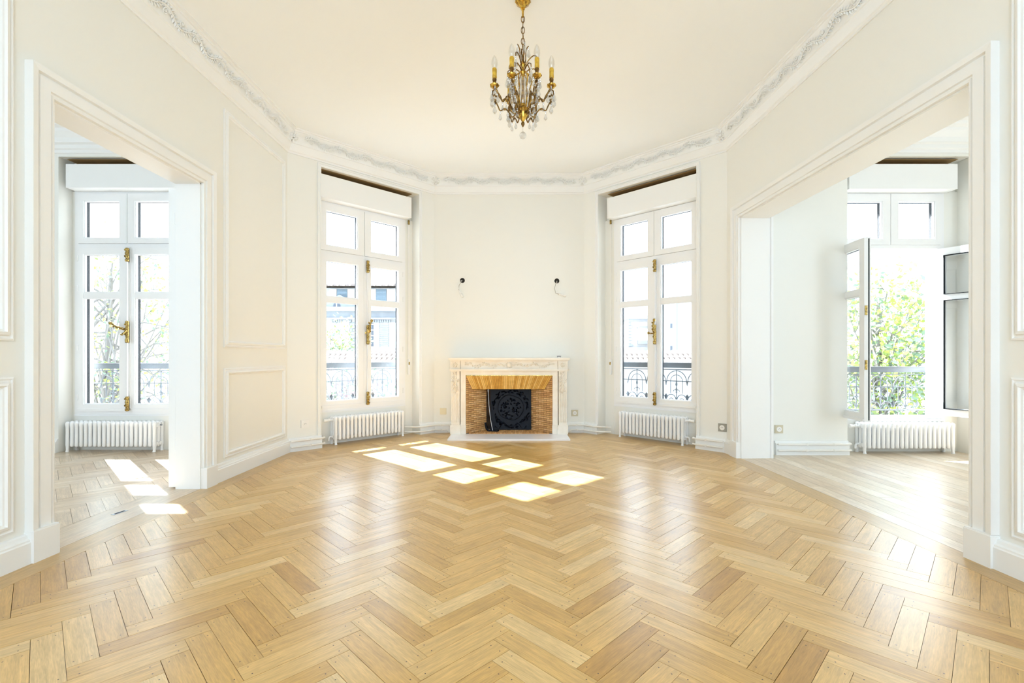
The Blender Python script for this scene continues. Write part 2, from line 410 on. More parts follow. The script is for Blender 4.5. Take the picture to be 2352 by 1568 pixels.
for P, Q, Rr in ((W0,W1,W2),(W1,W2,W3),(W2,W3,W4),(W3,W4,W5)):
    e1 = (Vector(Q)-Vector(P)).normalized(); e2 = (Vector(Rr)-Vector(Q)).normalized()
    inn = (Vector((e1.y,-e1.x))+Vector((e2.y,-e2.x))).normalized(); t = Vector((inn.y,-inn.x,0))
    ey = Vector((inn.x*cov_dir.x, inn.y*cov_dir.x, cov_dir.y)); ez = t.cross(ey)
    if ez.dot(Vector((inn.x,inn.y,0))) < 0: t = -t; ez = -ez
    p = Vector(Q)+inn*.092
    place('corner_cartouche', cart_me, cornice, Matrix(((t.x,ey.x,ez.x,p.x),(t.y,ey.y,ez.y,p.y),(t.z,ey.z,ez.z,ZK+.165),(0,0,0,1))))
# plain stepped cornices of the two side rooms
cp2 = [(0,ZK-.03),(.02,ZK-.03),(.022,ZK),(.045,ZK+.01),(.05,ZK+.05),(.09,ZK+.06),(.10,ZK+.11),(.15,ZK+.16),(.16,ZK+.19),(.22,ZK+.20),(.23,ZK+.225),(.30,ZK+.23),(.31,ZC-.0005),(0,ZC-.0005)]
mb = MB(); mb.sweep([(-6.8,1.2),(-6.8,YL),(-2.82,YL)], cp2, lambda x,y,h:(x,y,h)); struct(obj('trim_2', mb, M_TRIM), 'plain stepped cornice of the side room with herringbone floor')
mb = MB(); mb.sweep([(2.76,YRW),(6.9,YRW)], cp2, lambda x,y,h:(x,y,h-.04 if h<ZC-.01 else h)); struct(obj('trim_3', mb, M_TRIM), 'plain stepped cornice of the side room with pale boards')

# doorway casings --------------------------------------------------------------------------
def casing(name, Fm, s0, s1, zt, wl, wr, th, label):
    root = struct(empty(name), label)
    def prof(w, h=.045):   # (offset to the left = away from the opening) negative offsets
        q = [(0,0),(0,.026),(.012,.028),(.016,.022),(.024,.022),(.028,.034),(w*.62,.034),(w*.66,.024),(w*.72,.024),(w*.76,.042),(w*.97,.047),(w,.047),(w,0)]
        return [(-o, hh) for o, hh in q]
    w = (wl+wr)/2
    m = MB(); m.sweep([(s0,.17),(s0,zt),(s1,zt),(s1,.17)], prof(w), lambda a,b,h: lp(Fm,a,-h,b))
    obj('architrave', m, M_TRIM, root)
    for (a, b) in ((s0-w-.004,s0+.004),(s1-.004,s1+w+.004)):
        m = MB(Fm); m.box(a,-.053,0,b,0,.165); m.box(a+.004,-.05,.165,b-.004,0,.172); obj('plinth_block', m, M_TRIM, root)
    m = MB(Fm); m.box(s0,0.0,0,s0+.012,th+.004,zt); m.box(s1-.012,0,0,s1,th+.004,zt); m.box(s0,0,zt-.012,s1,th+.004,zt)
    obj('jamb_lining', m, M_TRIM, root)
    return root
casing('trim_4', FL, LO0, LO1, LOZ, .125, .15, .20, 'white moulded architrave of the doorway to the herringbone side room')
casing('trim_5', FR, RO0, RO1, ROZ, .125, .15, .30, 'white moulded architrave of the doorway to the pale board side room')
# thin bead round each tall salon window recess
bead = [(0,0),(0,.012),(-.012,.016),(-.018,.010),(-.030,.012),(-.034,.020),(-.042,.020),(-.042,0)]
for nm, Fm, (o0,o1,wc), tx in (('trim_6',FDL,WDL,'left'),('trim_7',FDR,WDR,'right')):
    m = MB(); m.sweep([(o0,.15),(o0,3.38),(o1,3.38),(o1,.15)], bead, lambda a,b,h: lp(Fm,a,-h,b))
    struct(obj(nm, m, M_TRIM), 'thin moulded bead round a tall window recess')

# wall panels: picture-frame mouldings ------------------------------------------------------
pm = [(0,0),(0,.010),(.010,.014),(.016,.008),(.024,.008),(.030,.020),(.044,.024),(.050,.014),(.058,.012),(.060,0)]
def panel(Fm, s0, s1, z0, z1, parent):
    m = MB(); m.sweep([(s0,z0),(s0,z1),(s1,z1),(s1,z0)], pm, lambda a,b,h: lp(Fm,a,-h,b), closed=True)
    obj('panel_moulding', m, M_TRIM, parent)
panel(FL, 4.25-YB, 5.39-YB, 1.18, 3.32, wall_left); panel(FL, 4.25-YB, 5.39-YB, .185, .993, wall_left)
panel(FL, .9, 2.46-YB, 1.18, 3.32, wall_left); panel(FL, .9, 2.46-YB, .185, .993, wall_left)
panel(FR, sR(2.40), LR-.1, 1.18, 3.32, wall_right); panel(FR, sR(2.40), LR-.1, .185, .993, wall_right)

# baseboards --------------------------------------------------------------------------------
bp_ = [(0,0),(.040,0),(.040,.112),(.034,.118),(.034,.126),(.022,.134),(.018,.150),(.008,.156),(0,.156)]
def v2(Fm, s): p = lp(Fm, s, 0); return (p.x, p.y)
def base(name, pts, label=None):
    m = MB(); m.sweep(pts, bp_, lambda x,y,h:(x,y,h)); return struct(obj(name, m, M_TRIM), label)
base('baseboard_left_near', [W0, v2(FL, LO0-.13)])
base('baseboard_left', [v2(FL, LO1+.145), W1, v2(FDL, WDL[0])], 'white baseboard under the panelled wall')
base('baseboard_back_left', [v2(FDL, WDL[1]), W2, (XF-.80, 6.87)])
base('baseboard_back_right', [(XF+.80, 6.87), W3, v2(FDR, WDR[0])])
base('baseboard_right', [v2(FDR, WDR[1]), W4, v2(FR, RO0-.145)])
base('baseboard_right_near', [v2(FR, RO1+.13), W5])
base('baseboard_right_room', [(2.92,YRW), (2.60+RWO[0],YRW)])
base('baseboard_left_room', [(-6.8,YL), (-6.8+LWO[0],YL)])
# boxed-in folded door on the far side of the right doorway
pr = lp(FR, RO0+.006, .30)
mb = MB(); mb.box(pr.x-.0,YR1+.005,.0,2.80,YR1+.10,2.60); mb.box(2.775,YR1-.006,.0,2.80,YR1+.005,2.60)
struct(obj('door_2', mb, M_TRIM), 'white door leaf folded back beside the pale board floor doorway')

# ------------------------------------------------------------------ floors
def clip(poly, a, b):
    """keep what lies to the right of the line a->b"""
    nx, ny = b[1]-a[1], -(b[0]-a[0]); out = []
    for i in range(len(poly)):
        p, q = poly[i], poly[(i+1)%len(poly)]
        dp = (p[0]-a[0])*nx+(p[1]-a[1])*ny; dq = (q[0]-a[0])*nx+(q[1]-a[1])*ny
        if dp >= 0: out.append(p)
        if dp*dq < 0:
            t = dp/(dp-dq); out.append((p[0]+(q[0]-p[0])*t, p[1]+(q[1]-p[1])*t))
    return out
def area(p): return abs(sum(p[i][0]*p[(i+1)%len(p)][1]-p[(i+1)%len(p)][0]*p[i][1] for i in range(len(p))))/2
def clip_region(poly, region):
    for i in range(len(region)):
        poly = clip(poly, region[i], region[(i+1)%len(region)])
        if len(poly) < 3: return []
    return poly
def seen(poly):
    """approximate picture area of a floor piece"""
    pp = []
    for x, y in poly:
        y = max(y, .6); pp.append((min(2600,max(-250,CX+x/y*F_PX)), min(1700, CY+EYE/y*F_PX)))
    cx_ = sum(p[0] for p in pp)/len(pp); cy_ = sum(p[1] for p in pp)/len(pp)
    if not (-40 < cx_ < 2392 and cy_ < 1600): return 0
    return area(pp)
def board_mesh(name, boards, m, z1=0.0, z0=-.014):
    """boards: list of (poly, origin, direction, rnd) joined in one mesh with UVs along each board"""
    vs, fs, uvs, rn = [], [], [], []
    for poly, org, dr, rv in boards:
        n = len(poly); o = len(vs); zt = z1 + (rv*7919 % 1)*.0006
        vs += [(p[0],p[1],z0) for p in poly] + [(p[0],p[1],zt) for p in poly]
        ff = [tuple(range(n,2*n))] + [(i,(i+1)%n,n+(i+1)%n,n+i) for i in range(n)]
        for f in ff:
            fs.append(tuple(i+o for i in f)); rn.append(rv)
            for i in f:
                p = poly[i % n]; dx, dy = p[0]-org[0], p[1]-org[1]
                uvs.append((dx*dr[0]+dy*dr[1], -dx*dr[1]+dy*dr[0]))
    me = bpy.data.meshes.new(name); me.from_pydata(vs, [], fs)
    uv = me.uv_layers.new(name='UVMap')
    uv.data.foreach_set('uv', [c for q in uvs for c in q])
    at = me.attributes.new('rnd', 'FLOAT', 'FACE'); at.data.foreach_set('value', rn)
    me.materials.append(m); me.update()
    return me
BL, BW, r2 = .424, .0905, math.sqrt(.5)
def herringbone(region, x0, y0, m_rng, k_rng, rnd, gap=.0017):
    out = []
    def world(x, y): return (x0+(x-y)*r2, y0+(x+y)*r2)
    for mm in range(*m_rng):
        for k in range(*k_rng):
            for kind in (0, 1):
                if kind == 0: ax, ay, lx, ly = k*BW+mm*BL, k*BW-mm*BL, BL, BW
                else: ax, ay, lx, ly = BL+k*BW+mm*BL, (k+1)*BW-BL-mm*BL, BW, BL
                g = gap*(.5+rnd.random())*.5
                q = [world(ax+g,ay+g), world(ax+lx-g,ay+g), world(ax+lx-g,ay+ly-g), world(ax+g,ay+ly-g)]
                p = clip_region(q, region)
                if len(p) < 3 or area(p) < 2e-4: continue
                org = world(ax, ay) if kind == 0 else world(ax+lx, ay)
                dr = (r2, r2) if kind == 0 else (-r2, r2)
                out.append((p, org, dr, rnd.random()))
    return out
def inset(path, o):
    """path offset to the right by o (mitred, open)"""
    keep = []
    mb_ = MB(); mb_.sweep(path, [(o,0),(o,1)], lambda x,y,h:(x,y,h)); return [(mb_.v[2*i][0], mb_.v[2*i][1]) for i in range(len(path))]
rnd = random.Random(11)
WPATH = [W0,W1,W2,W3,W4,W5]
inner = inset(WPATH, .165)
inner[0] = (-2.42,YB); inner[1] = (-2.42, inner[1][1]); 
region = list(inner)                                   # clockwise, right side = inside
sub = MB(); sub.prism([W0,W1,(-1.153,7.42),(1.023,7.42),W4,W5], -.12, -.010)
floor = struct(obj('floor', sub, M_SUB), 'honey oak herringbone parquet')
XO = -.015-BL*r2; YO = 2.036-(BL)*r2
boards = herringbone(region, XO, YO, (-10,11), (-36,62), rnd)
boards.sort(key=lambda b: -seen(b[0]))
for b in boards[:300]:
    place('plank', board_mesh('plank', [b], M_OAK), floor)
rest = place('distant_planks', board_mesh('distant_planks', boards[300:], M_OAK), floor); rest['kind'] = 'stuff'
# border boards along the walls
for i in range(5):
    a, b = Vector(WPATH[i]), Vector(WPATH[i+1]); ia, ib = inner[i], inner[i+1]
    u = (b-a).normalized(); o_ = Vector((-u.y,u.x))
    segs = 1
    for k in range(segs):
        t0, t1 = k/segs+.0004*(k>0), (k+1)/segs-.0004
        P0, P1 = a+(b-a)*t0, a+(b-a)*t1; I0 = Vector(ia)+(Vector(ib)-Vector(ia))*t0; I1 = Vector(ia)+(Vector(ib)-Vector(ia))*t1
        off = (P0-I0).normalized()*.0012
        poly = [tuple(P0), tuple(P1), tuple(I1+off), tuple(I0+off)]
        if i not in (0,4):                             # run on under the window recess
            pass
        place('border_plank', board_mesh('border_plank', [(poly, tuple(P0), (u.x,u.y), rnd.random())], M_OAKB), floor)
for Fm, (o0,o1,wc) in ((FDL,WDL),(FDR,WDR)):           # recess floors
    q = [lp(Fm,o0,0), lp(Fm,o0,.30), lp(Fm,o1,.30), lp(Fm,o1,0)]
    e = (q[3]-q[0]).normalized()
    place('recess_plank', board_mesh('recess_plank', [([(p.x,p.y) for p in q], (q[0].x,q[0].y), (e.x,e.y), rnd.random())], M_OAKB), floor)
# left room floor: threshold strips, then herringbone
sub = MB(); sub.prism([(-6.8,-.8),(-6.8,YL+.3),(-2.60,YL+.3),(-2.60,-.8)], -.12, -.010)
floor_l = struct(obj('floor_left_room', sub, M_SUB), 'herringbone parquet of the side room, its colour paled for reflected light')
for k, (xa, xb) in enumerate(((-2.685,-2.602),(-2.790,-2.686),(-2.90,-2.791))):
    place('threshold_strip', board_mesh('threshold_strip', [([(xa,2.0),(xa,4.6),(xb,4.6),(xb,2.0)], (xb,2.0), (0,1), rnd.random())], M_OAKL), floor_l)
reg_l = [(-6.78,-.8),(-6.78,YL+.3),(-2.902,YL+.3),(-2.902,-.8)]
bl = herringbone(reg_l, XO-.13, YO+.05, (-24,-2), (-30,62), rnd)
bl.sort(key=lambda b: -seen(b[0]) if b[0][0][0] > -5.6 and b[0][0][1] > 2.6 else 0)
for b in bl[:200]: place('plank', board_mesh('plank', [b], M_OAKL), floor_l)
rl = place('distant_planks', board_mesh('distant_planks', bl[200:], M_OAKL), floor_l); rl['kind'] = 'stuff'
# right room floor: long boards
sub = MB(); sub.prism([(2.44,-.8),(2.44,YRW+.3),(6.9,YRW+.3),(6.9,-.8)], -.121, -.011)
floor_r = struct(obj('floor_right_room', sub, M_SUB), 'pale pine board floor of the side room')
x = 2.442
while x < 6.9:
    wd = .118
    y = -.8 + rnd.random()*1.2
    ys = [-.8, y+1.4, y+3.0+rnd.random()*.8, YRW+.3]
    for y0, y1 in zip(ys, ys[1:]):
        # the wall leans a little: follow it
        xs0 = x + (W5[0]-W4[0])*(W4[1]-y0)/(W4[1]-W5[1]); xs1 = x + (W5[0]-W4[0])*(W4[1]-y1)/(W4[1]-W5[1])
        poly = [(xs0+.001,y0+.001),(xs1+.001,y1-.001),(xs1+wd-.001,y1-.001),(xs0+wd-.001,y0+.001)]
        place('long_board', board_mesh('long_board', [(poly, (xs0,y0), (0,1), rnd.random())], M_PINE, z1=.0), floor_r)
    x += wd
# small recessed floor latch in the left doorway
px_, py_ = -(CX-275)/F_PX, 1177
yy = F_PX*EYE/(py_-CY); fx = (275-CX)/F_PX*yy
lt = empty('floor_latch', T((fx,yy,0)) @ RZ(R(80)))
tag(lt, 'small dark metal latch plate let into the threshold boards of the doorway', 'latch')
obj('plate', MB().box(-.05,-.016,.0003,.05,.016,.0025), M_STEEL, lt)
obj('slot', MB().box(-.035,-.006,.0025,.035,.006,.004), M_HOLE, lt)

# ------------------------------------------------------------------ windows
WCACHE = {}
def cached(key, fn):
    if key not in WCACHE: WCACHE[key] = fn()
    return WCACHE[key]
def ring(mb, x0, z0, x1, z1, w, y0, y1, wb=None):
    wb = wb or w
    mb.box(x0,y0,z0,x0+w,y1,z1); mb.box(x1-w,y0,z0,x1,y1,z1); mb.box(x0+w,y0,z1-w,x1-w,y1,z1); mb.box(x0+w,y0,z0,x1-w,y1,z0+wb); return mb
def rab(mb, x0, z0, x1, z1, t=.010):                    # small step moulding round a pane
    return ring(mb, x0-t, z0-t, x1+t, z1+t, t, -.032, -.004)
def gasket(x0, z0, x1, z1):
    return ring(MB(), x0, z0, x1, z1, .006, .005, .040)
def make_window(name, M, label, opening=None):
    root = struct(empty(name, M), label)
    g = .515; gi = .090
    def fr():
        m = ring(MB(), -.625,.41,.625,3.06,.045,-.03,.035); m.box(-.58,-.03,2.385,.58,.035,2.425); m.box(-.012,-.03,2.425,.012,.035,3.02)
        m.box(-.62,-.045,.400,.62,-.03,.415)
        return m.mesh('frame', M_PVC)
    place('frame', cached('frame', fr), root)
    for sg in (-1, 1):
        xo, xi = sg*.578, sg*.003
        x0, x1 = min(xo,xi), max(xo,xi); ga, gb = min(sg*g,sg*gi), max(sg*g,sg*gi)
        def us():
            m = MB()
            m.box(x0,-.042,2.427,ga,.02,3.015); m.box(gb,-.042,2.427,x1,.02,3.015); m.box(ga,-.042,2.427,gb,.02,2.49); m.box(ga,-.042,2.93,gb,.02,3.015)
            rab(m, ga+.010,2.50,gb-.010,2.92); return m.mesh('top_sash', M_PVC)
        sa = place('top_sash', cached(('us',sg), us), root)
        place('pane', cached(('up',sg), lambda: MB().box(ga,0,2.49,gb,.005,2.93).mesh('pane', M_GLASS)), sa)
        place('gasket', cached(('ug',sg), lambda: gasket(ga,2.49,gb,2.93).mesh('gasket', M_GASK)), sa)
        hx = sg*.578                                   # hinge: the sash mesh is measured from it
        def ls():
            m = MB(T((-hx,0,0)))
            m.box(x0,-.045,.456,ga,.02,2.383); m.box(gb,-.045,.456,x1,.02,2.383)
            m.box(ga,-.045,.456,gb,.02,.535); m.box(ga,-.045,2.30,gb,.02,2.383); m.box(ga,-.040,1.785,gb,.02,1.85)
            rab(m, ga+.010,.545,gb-.010,1.775); rab(m, ga+.010,1.86,gb-.010,2.29)
            if sg > 0: m.box(-.012,-.056,.456,.045,-.045,2.383)
            m.box(x0+.004,-.058,.456,x1-.004,-.045,.485)
            return m.mesh('casement', M_PVC)
        ang = 0 if not opening else opening[0 if sg < 0 else 1]
        sl = place('casement', cached(('ls',sg), ls), root, T((hx,0,0)) @ RZ(R(ang)))
        for zz in ((.535,1.785),(1.85,2.30)):
            place('pane', cached(('lp',sg,zz), lambda: MB(T((-hx,0,0))).box(ga,0,zz[0],gb,.005,zz[1]).mesh('pane', M_GLASS)), sl)
            def lg():
                m = MB(T((-hx,0,0))); ring(m, ga,zz[0],gb,zz[1],.006,.005,.040); return m.mesh('gasket', M_GASK)
            place('gasket', cached(('lg',sg,zz), lg), sl)
        def hg():
            m = MB(T((-hx,0,0)))
            for z in (.62,1.2,1.9,2.25): m.tube([(hx,-.05,z-.035),(hx,-.05,z+.035)], .007, 8)
            return m.mesh('hinge', M_PVC)
        place('hinge', cached(('hg',sg), hg), sl)
        if opening and sg < 0:
            m = MB(T((-hx,0,0)))
            m.box(-.0055,-.006,.47,-.0025,.006,2.37); obj('gasket', m, M_GASK, sl)
            for z in (1.05,1.62):
                m = MB(T((-hx,0,0))); m.box(-.0045,-.040,z-.05,.003,-.016,z+.05); obj('lock_keep', m, M_BRASS, sl)
    return root
def espagnolette(root, turned=0.):
    e = empty('espagnolette', T((.030,-.078,0)), root)
    place('rod', cached('rod', lambda: MB().tube([(0,0,.50),(0,0,2.33)], .0095, 10).mesh('rod', M_PVC, True)), e)
    def guide(z, h):
        m = MB(T((0,0,z)))
        m.lathe([(.010,-h/2),(.020,-h/2+.006),(.023,-h*.36),(.014,-h*.28),(.022,-h*.1),(.018,0),(.023,h*.1),(.014,h*.28),(.022,h*.37),(.018,h/2-.004),(.008,h/2)], 10)
        m.box(-.010,.004,-h*.46,.010,.034,h*.46)
        for k in range(4): m.ball((.013*(-1)**k,-.017,-h*.33+k*h*.22), (.010,.009,.012), 6, 4)
        return m
    place('guide', cached('g1', lambda: guide(2.285,.165).mesh('guide', M_BRASS, True)), e)
    place('guide', cached('g2', lambda: guide(.545,.175).mesh('guide', M_BRASS, True)), e)
    def body():
        m = guide(1.385,.26)
        return m.mesh('handle_box', M_BRASS, True)
    place('handle_box', cached('hb', body), e)
    def lever():
        m = MB()
        m.tube([(0,-.012,0),(0,-.034,.02),(.006,-.046,.055),(.004,-.046,.10),(.016,-.05,.135),(.022,-.056,.150)], [.012,.014,.012,.014,.011,.008], 8)
        for k in range(6): m.ball((.010*(-1)**k,-.048,.02+k*.022), (.011,.009,.013), 6, 4)
        m.ball((.024,-.058,.160), .020, 10, 7)
        m.tube([(-.004,-.02,-.01),(-.035,-.045,-.012),(-.052,-.055,-.006)], [.009,.008,.012], 8); m.ball((-.060,-.058,-.004), (.013,.016,.018), 8, 6)
        return m.mesh('lever', M_BRASS, True)
    place('lever', cached('lv', lever), e, T((0,0,1.41)) @ Matrix.Rotation(R(turned), 4, 'Y'))
    return e
def strap(root, x):
    st = empty('shutter_strap', T((x,-.05,0)), root)
    obj('tape', MB().box(-.007,-.004,.95,.007,-.001,3.0), M_PLASTIC, st)
    m = MB(); m.box(-.013,-.018,.84,.013,0,1.06); obj('winder', m, M_PVC, st)
    m = MB(); m.box(-.010,-.020,.98,.010,-.018,1.02); m.box(-.010,-.016,2.97,.010,.004,3.03); obj('strap_clip', m, M_BRASS, st)
w1 = make_window('window_1', FDL @ T((WDL[2],.20,0)), 'tall white window beside the fireplace with the tree outside'); espagnolette(w1); strap(w1, .665)
w2 = make_window('window_2', FDR @ T((WDR[2],.20,0)), 'tall white window beside the fireplace facing the blank white gable'); espagnolette(w2); strap(w2, -.665)
w3 = make_window('window_3', FLW @ T((LWC,.20,0)), 'tall white window of the side room with herringbone floor'); espagnolette(w3, -72)
w4 = make_window('window_4', FRW @ T((RWC,.20,-.04)), 'tall white window standing open above a radiator', opening=(-97, 121))

# shutter boxes at the top of each recess
def shutter_box(Fm, s0, s1, z0, z1, label, e0, e1):
    root = tag(empty('shutter_box', Fm @ T(((s0+s1)/2, .10, z0))), label, 'shutter box', 'roller shutter boxes above the windows')
    h = (s1-s0)/2; H = z1-z0
    m = MB(); m.box(-h,-.075,0,h,-.055,H); obj('front_board', m, M_PVC if False else M_TRIM, root)
    m = MB(); m.box(-h,-.055,0,h,.095,.018); obj('bottom_board', m, M_TRIM, root)
    for x in (-h, h-.018):
        m = MB(); m.box(x,-.055,.018,x+.018,.095,H); obj('end_board', m, M_TRIM, root)
    m = MB(); m.box(-h+.018,-.055,H-.03,h-.018,.095,H-.012); obj('top_board', m, M_DARKWOOD, root)
    m = MB(); m.box(-h,.080,H,h+.02,.097,H+.06); m.box(-h,-.06,H+.058,h+.02,.097,H+.062); obj('raw_lining', m, M_DARKWOOD, root)
shutter_box(FDL, .392, 1.665, 3.035, 3.315, 'white shutter box above the window with the tree outside, beside the fireplace', 0, 0)
shutter_box(FDR, .375, 1.660, 3.020, 3.300, 'white shutter box above the window facing the blank white gable', 0, 0)
shutter_box(FLW, 1.66, 2.93, 3.035, 3.305, 'white shutter box in the side room with herringbone floor', 0, 0)
shutter_box(FRW, 1.18, 2.40, 2.985, 3.265, 'white shutter box in the side room above the open casement window', 0, 0)

# folded door leaf on the left doorway
dl = struct(empty('door_1', T((-2.842,3.955,0))), 'white door leaf folded flat behind the doorway of the herringbone side room')
m = MB(); m.box(-.034,0,.012,.022,.62,2.50); obj('leaf', m, M_TRIM, dl)
m = MB(); m.box(.024,.0,.30,.038,.012,2.44); obj('edge_strip', m, M_TRIM, dl)
m = MB(); m.box(.022,-.012,1.30,.040,.004,1.40); obj('lock_plate', m, M_TRIM, dl)
for z in (.32,2.2): obj('hinge', MB().tube([(.030,-.006,z),(.030,-.006,z+.09)], .008, 8), M_TRIM, dl)

# ------------------------------------------------------------------ radiators
SEC = .0525
def section():
    m = MB(); hw = .018
    # three columns joined by rounded heads, seen end-on: outline in (y, z), extruded along x
    for yc in (-.056, 0, .056):
        m.lathe([(.006,.058),(.016,.064),(.0205,.080),(.0190,.12),(.0190,.28),(.0220,.315),(.022,.335),(.011,.348),(.003,.350)], 10, (0,yc,0))
    m.box(-.014,-.062,.285,.014,.062,.335); m.box(-.012,-.07,.085,.012,.07,.115)
    m.tube([(-SEC/2,0,.305),(SEC/2,0,.305)], .017, 8); m.tube([(-SEC/2,0,.10),(SEC/2,0,.10)], .017, 8)
    return m.mesh('section', M_RAD, True)
def rfoot():
    m = MB()
    for yc, sg in ((-.056,-1),(.056,1)):
        m.tube([(0,yc,.10),(0,yc,.06),(0,yc+sg*.002,.025),(0,yc+sg*.006,.0)], [.020,.017,.014,.018], 8)
    m.tube([(0,-.05,.06),(0,-.025,.085),(0,.025,.085),(0,.05,.06)], .010, 6)
    return m.mesh('foot', M_RAD, True)
SEC_ME, FOOT_ME = section(), rfoot()
def radiator(Fm, s0, s1, d, label, valve, dz=0):
    n = round((s1-s0)/SEC); root = tag(empty('radiator', Fm @ T(((s0+s1)/2, d, 0))), label, 'radiator', 'low cast-iron radiators under the windows')
    for i in range(n):
        place('section', SEC_ME, root, T(((i-(n-1)/2)*SEC,0,0)))
    for x in (-(n-1)/2*SEC, (n-1)/2*SEC): place('foot', FOOT_ME, root, T((x,0,0)))
    e = (n/2)*SEC*valve
    v = obj('valve', MB().tube([(e-.005*valve,0,.305),(e+.05*valve,0,.305)], .012, 8).lathe([(.010,0),(.018,.004),(.018,.016),(.012,.026)], 10, (e+.035*valve,0,.300)), M_RAD, root, True)
    obj('valve_head', MB().tube([(e+.05*valve,0,.305),(e+.10*valve,0,.305)], [.017,.020], 10), M_PLASTIC, v, True)
    v2_ = obj('return_elbow', MB().tube([(e-.005*valve,0,.10),(e+.025*valve,0,.10),(e+.033*valve,0,.09),(e+.035*valve,0,.05)], .011, 8), M_RAD, root, True)
    obj('bleed_screw', MB().tube([(-e,0,.305),(-e-.018*valve,0,.305)], .010, 8), M_STEEL, root, True)
radiator(FDL, .56, 1.555, .092, 'white cast-iron radiator under the window with the tree outside, beside the fireplace', -1)
radiator(FDR, .54, 1.51, .09, 'white cast-iron radiator under the window facing the blank white gable', 1)
radiator(FLW, 1.645, 2.70, .09, 'white cast-iron radiator on the herringbone floor of the side room', -1)
radiator(FRW, 1.33, 2.38, .09, 'white cast-iron radiator under the open casement window', -1)

# heating pipes along the baseboards
def pipe(name, pts, label, r=.0115, clips=()):
    root = tag(empty(name), label, 'pipe', 'painted heating pipes along the baseboards')
    obj('tube', MB().tube(pts, r, 8), M_PIPE, root, True)
    for (x,y,z) in clips:
        obj('clip', MB().lathe([(r+.001,-.012),(r+.005,-.010),(r+.005,.010),(r+.001,.012)], 8, (x,y,z)), M_PIPE, root)
def P3(Fm, s, d, z): p = lp(Fm, s, d, z); return (p.x,p.y,p.z)
for z, pos in ((.125,'upper'),(.058,'lower')):
    pipe('heating_pipe', [P3(FDL,.02,-.06,z), P3(FDL,.37,-.062,z), P3(FDL,.408,-.05,z), P3(FDL,.425,.0,z), P3(FDL,.43,.16,z)], pos+' heating pipe on the angled wall beside the panelled wall', clips=[P3(FDL,.24,-.06,z)])
    q = W2
    pipe('heating_pipe', [P3(FDL,1.60,.10,z-.012), P3(FDL,1.70,-.03,z-.012), P3(FDL,1.80,-.062,z-.012), P3(FDL,LD1-.03,-.062,z-.012), (W2[0]+.03,6.87-.062,z-.012), (XF-.90+(z>.1)*.035,6.87-.062,z-.012), (XF-.875+(z>.1)*.04,6.87-.062,z-.025), (XF-.868+(z>.1)*.041,6.87-.062,.012)], pos+' heating pipe from the tree-side window radiator to the fireplace', clips=[(W2[0]+.12,6.87-.062,z-.012)])
    pipe('heating_pipe', [(XF+.868-(z>.1)*.041,6.87-.062,.012), (XF+.875-(z>.1)*.04,6.87-.062,z-.025), (XF+.90-(z>.1)*.035,6.87-.062,z-.012), (W3[0]-.03,6.87-.062,z-.012), P3(FDR,.03,-.062,z-.012), P3(FDR,.22,-.062,z-.012), P3(FDR,.32,-.03,z-.012), P3(FDR,.42,.05,z-.012)], pos+' heating pipe from the fireplace to the gable-side window radiator', clips=[(W3[0]-.12,6.87-.062,z-.012)])
    pipe('heating_pipe', [P3(FDR,1.64,.16,z), P3(FDR,1.63,.0,z), P3(FDR,1.645,-.05,z), P3(FDR,1.68,-.062,z), P3(FDR,2.00,-.062,z)], pos+' heating pipe on the angled wall beside the pale board doorway', clips=[P3(FDR,1.8,-.062,z)])
    pipe('heating_pipe', [(2.93,YRW-.06,z), (3.70,YRW-.06,z), (3.745,YRW-.05,z), (3.765,YRW,z), (3.77,YRW+.16,z)], pos+' heating pipe on the wall of the pale board side room', clips=[(3.25,YRW-.06,z),(3.55,YRW-.06,z)])
    pipe('heating_pipe', [(-6.6,YL-.06,z), (-5.27,YL-.06,z), (-5.235,YL-.05,z), (-5.23,YL-.035,z)], pos+' heating pipe in the herringbone side room')

# ------------------------------------------------------------------ sockets and switches
def socket(Fm, s, z, label, kind, d=0.):
    root = tag(empty('wall_socket' if kind != 'switch' else 'wall_switch', Fm @ T((s,d,z))), label, 'socket' if kind != 'switch' else 'switch')
    pm_ = {'white':M_PLASTIC,'beige':M_BEIGE,'grey':M_GREYP,'switch':mat('ivory_plate',(.80,.72,.52),.45)}[kind]
    wide = .048 if kind != 'wide' else .075
    m = MB(); m.box(-.046,-.011,-.046,.046,0,.046); m.box(-.042,-.014,-.042,.042,-.011,.042); obj('plate', m, pm_, root)
    if kind == 'switch':
        obj('rocker', MB().box(-.030,-.018,-.030,.030,-.014,.030), pm_, root)
    else:
        obj('insert', MB().lathe([(.029,-.018),(.029,-.012)], 20, (0,0,0), 'y'), M_PLASTIC, root, True)
        obj('well', MB().lathe([(.020,-.0185),(.020,-.0178)], 18, (0,0,0), 'y'), M_PLASTIC, root)
        for x_ in (-.009,.009): obj('pin_hole', MB().lathe([(.0032,-.0195),(.0032,-.0184)], 8, (x_,0,0), 'y'), M_HOLE, root)
        obj('earth_pin', MB().lathe([(.003,-.024),(.003,-.0184)], 8, (0,0,.009), 'y'), M_STEEL, root)
def zs(y_px, Y): return EYE - (y_px-CY)/F_PX*Y
def s_on(Fm, x_px, d=0.):
    r_ = (x_px-CX)/F_PX; a = Fm @ Vector((0,d,0)); u = Fm.to_3x3() @ Vector((1,0,0))
    s = (r_*a.y-a.x)/(u.x-r_*u.y); return s, a.y+s*u.y
s,Y = s_on(FDL,700); socket(FDL, s, zs(973,Y), 'white square socket on the angled wall near the panelled wall', 'white')
s,Y = s_on(FB,1018); socket(FB, s, zs(944,Y), 'ivory square switch plate beside the fireplace', 'switch')
s,Y = s_on(FB,1320); socket(FB, s, zs(948,Y), 'beige plate with a round white socket beside the fireplace', 'beige')
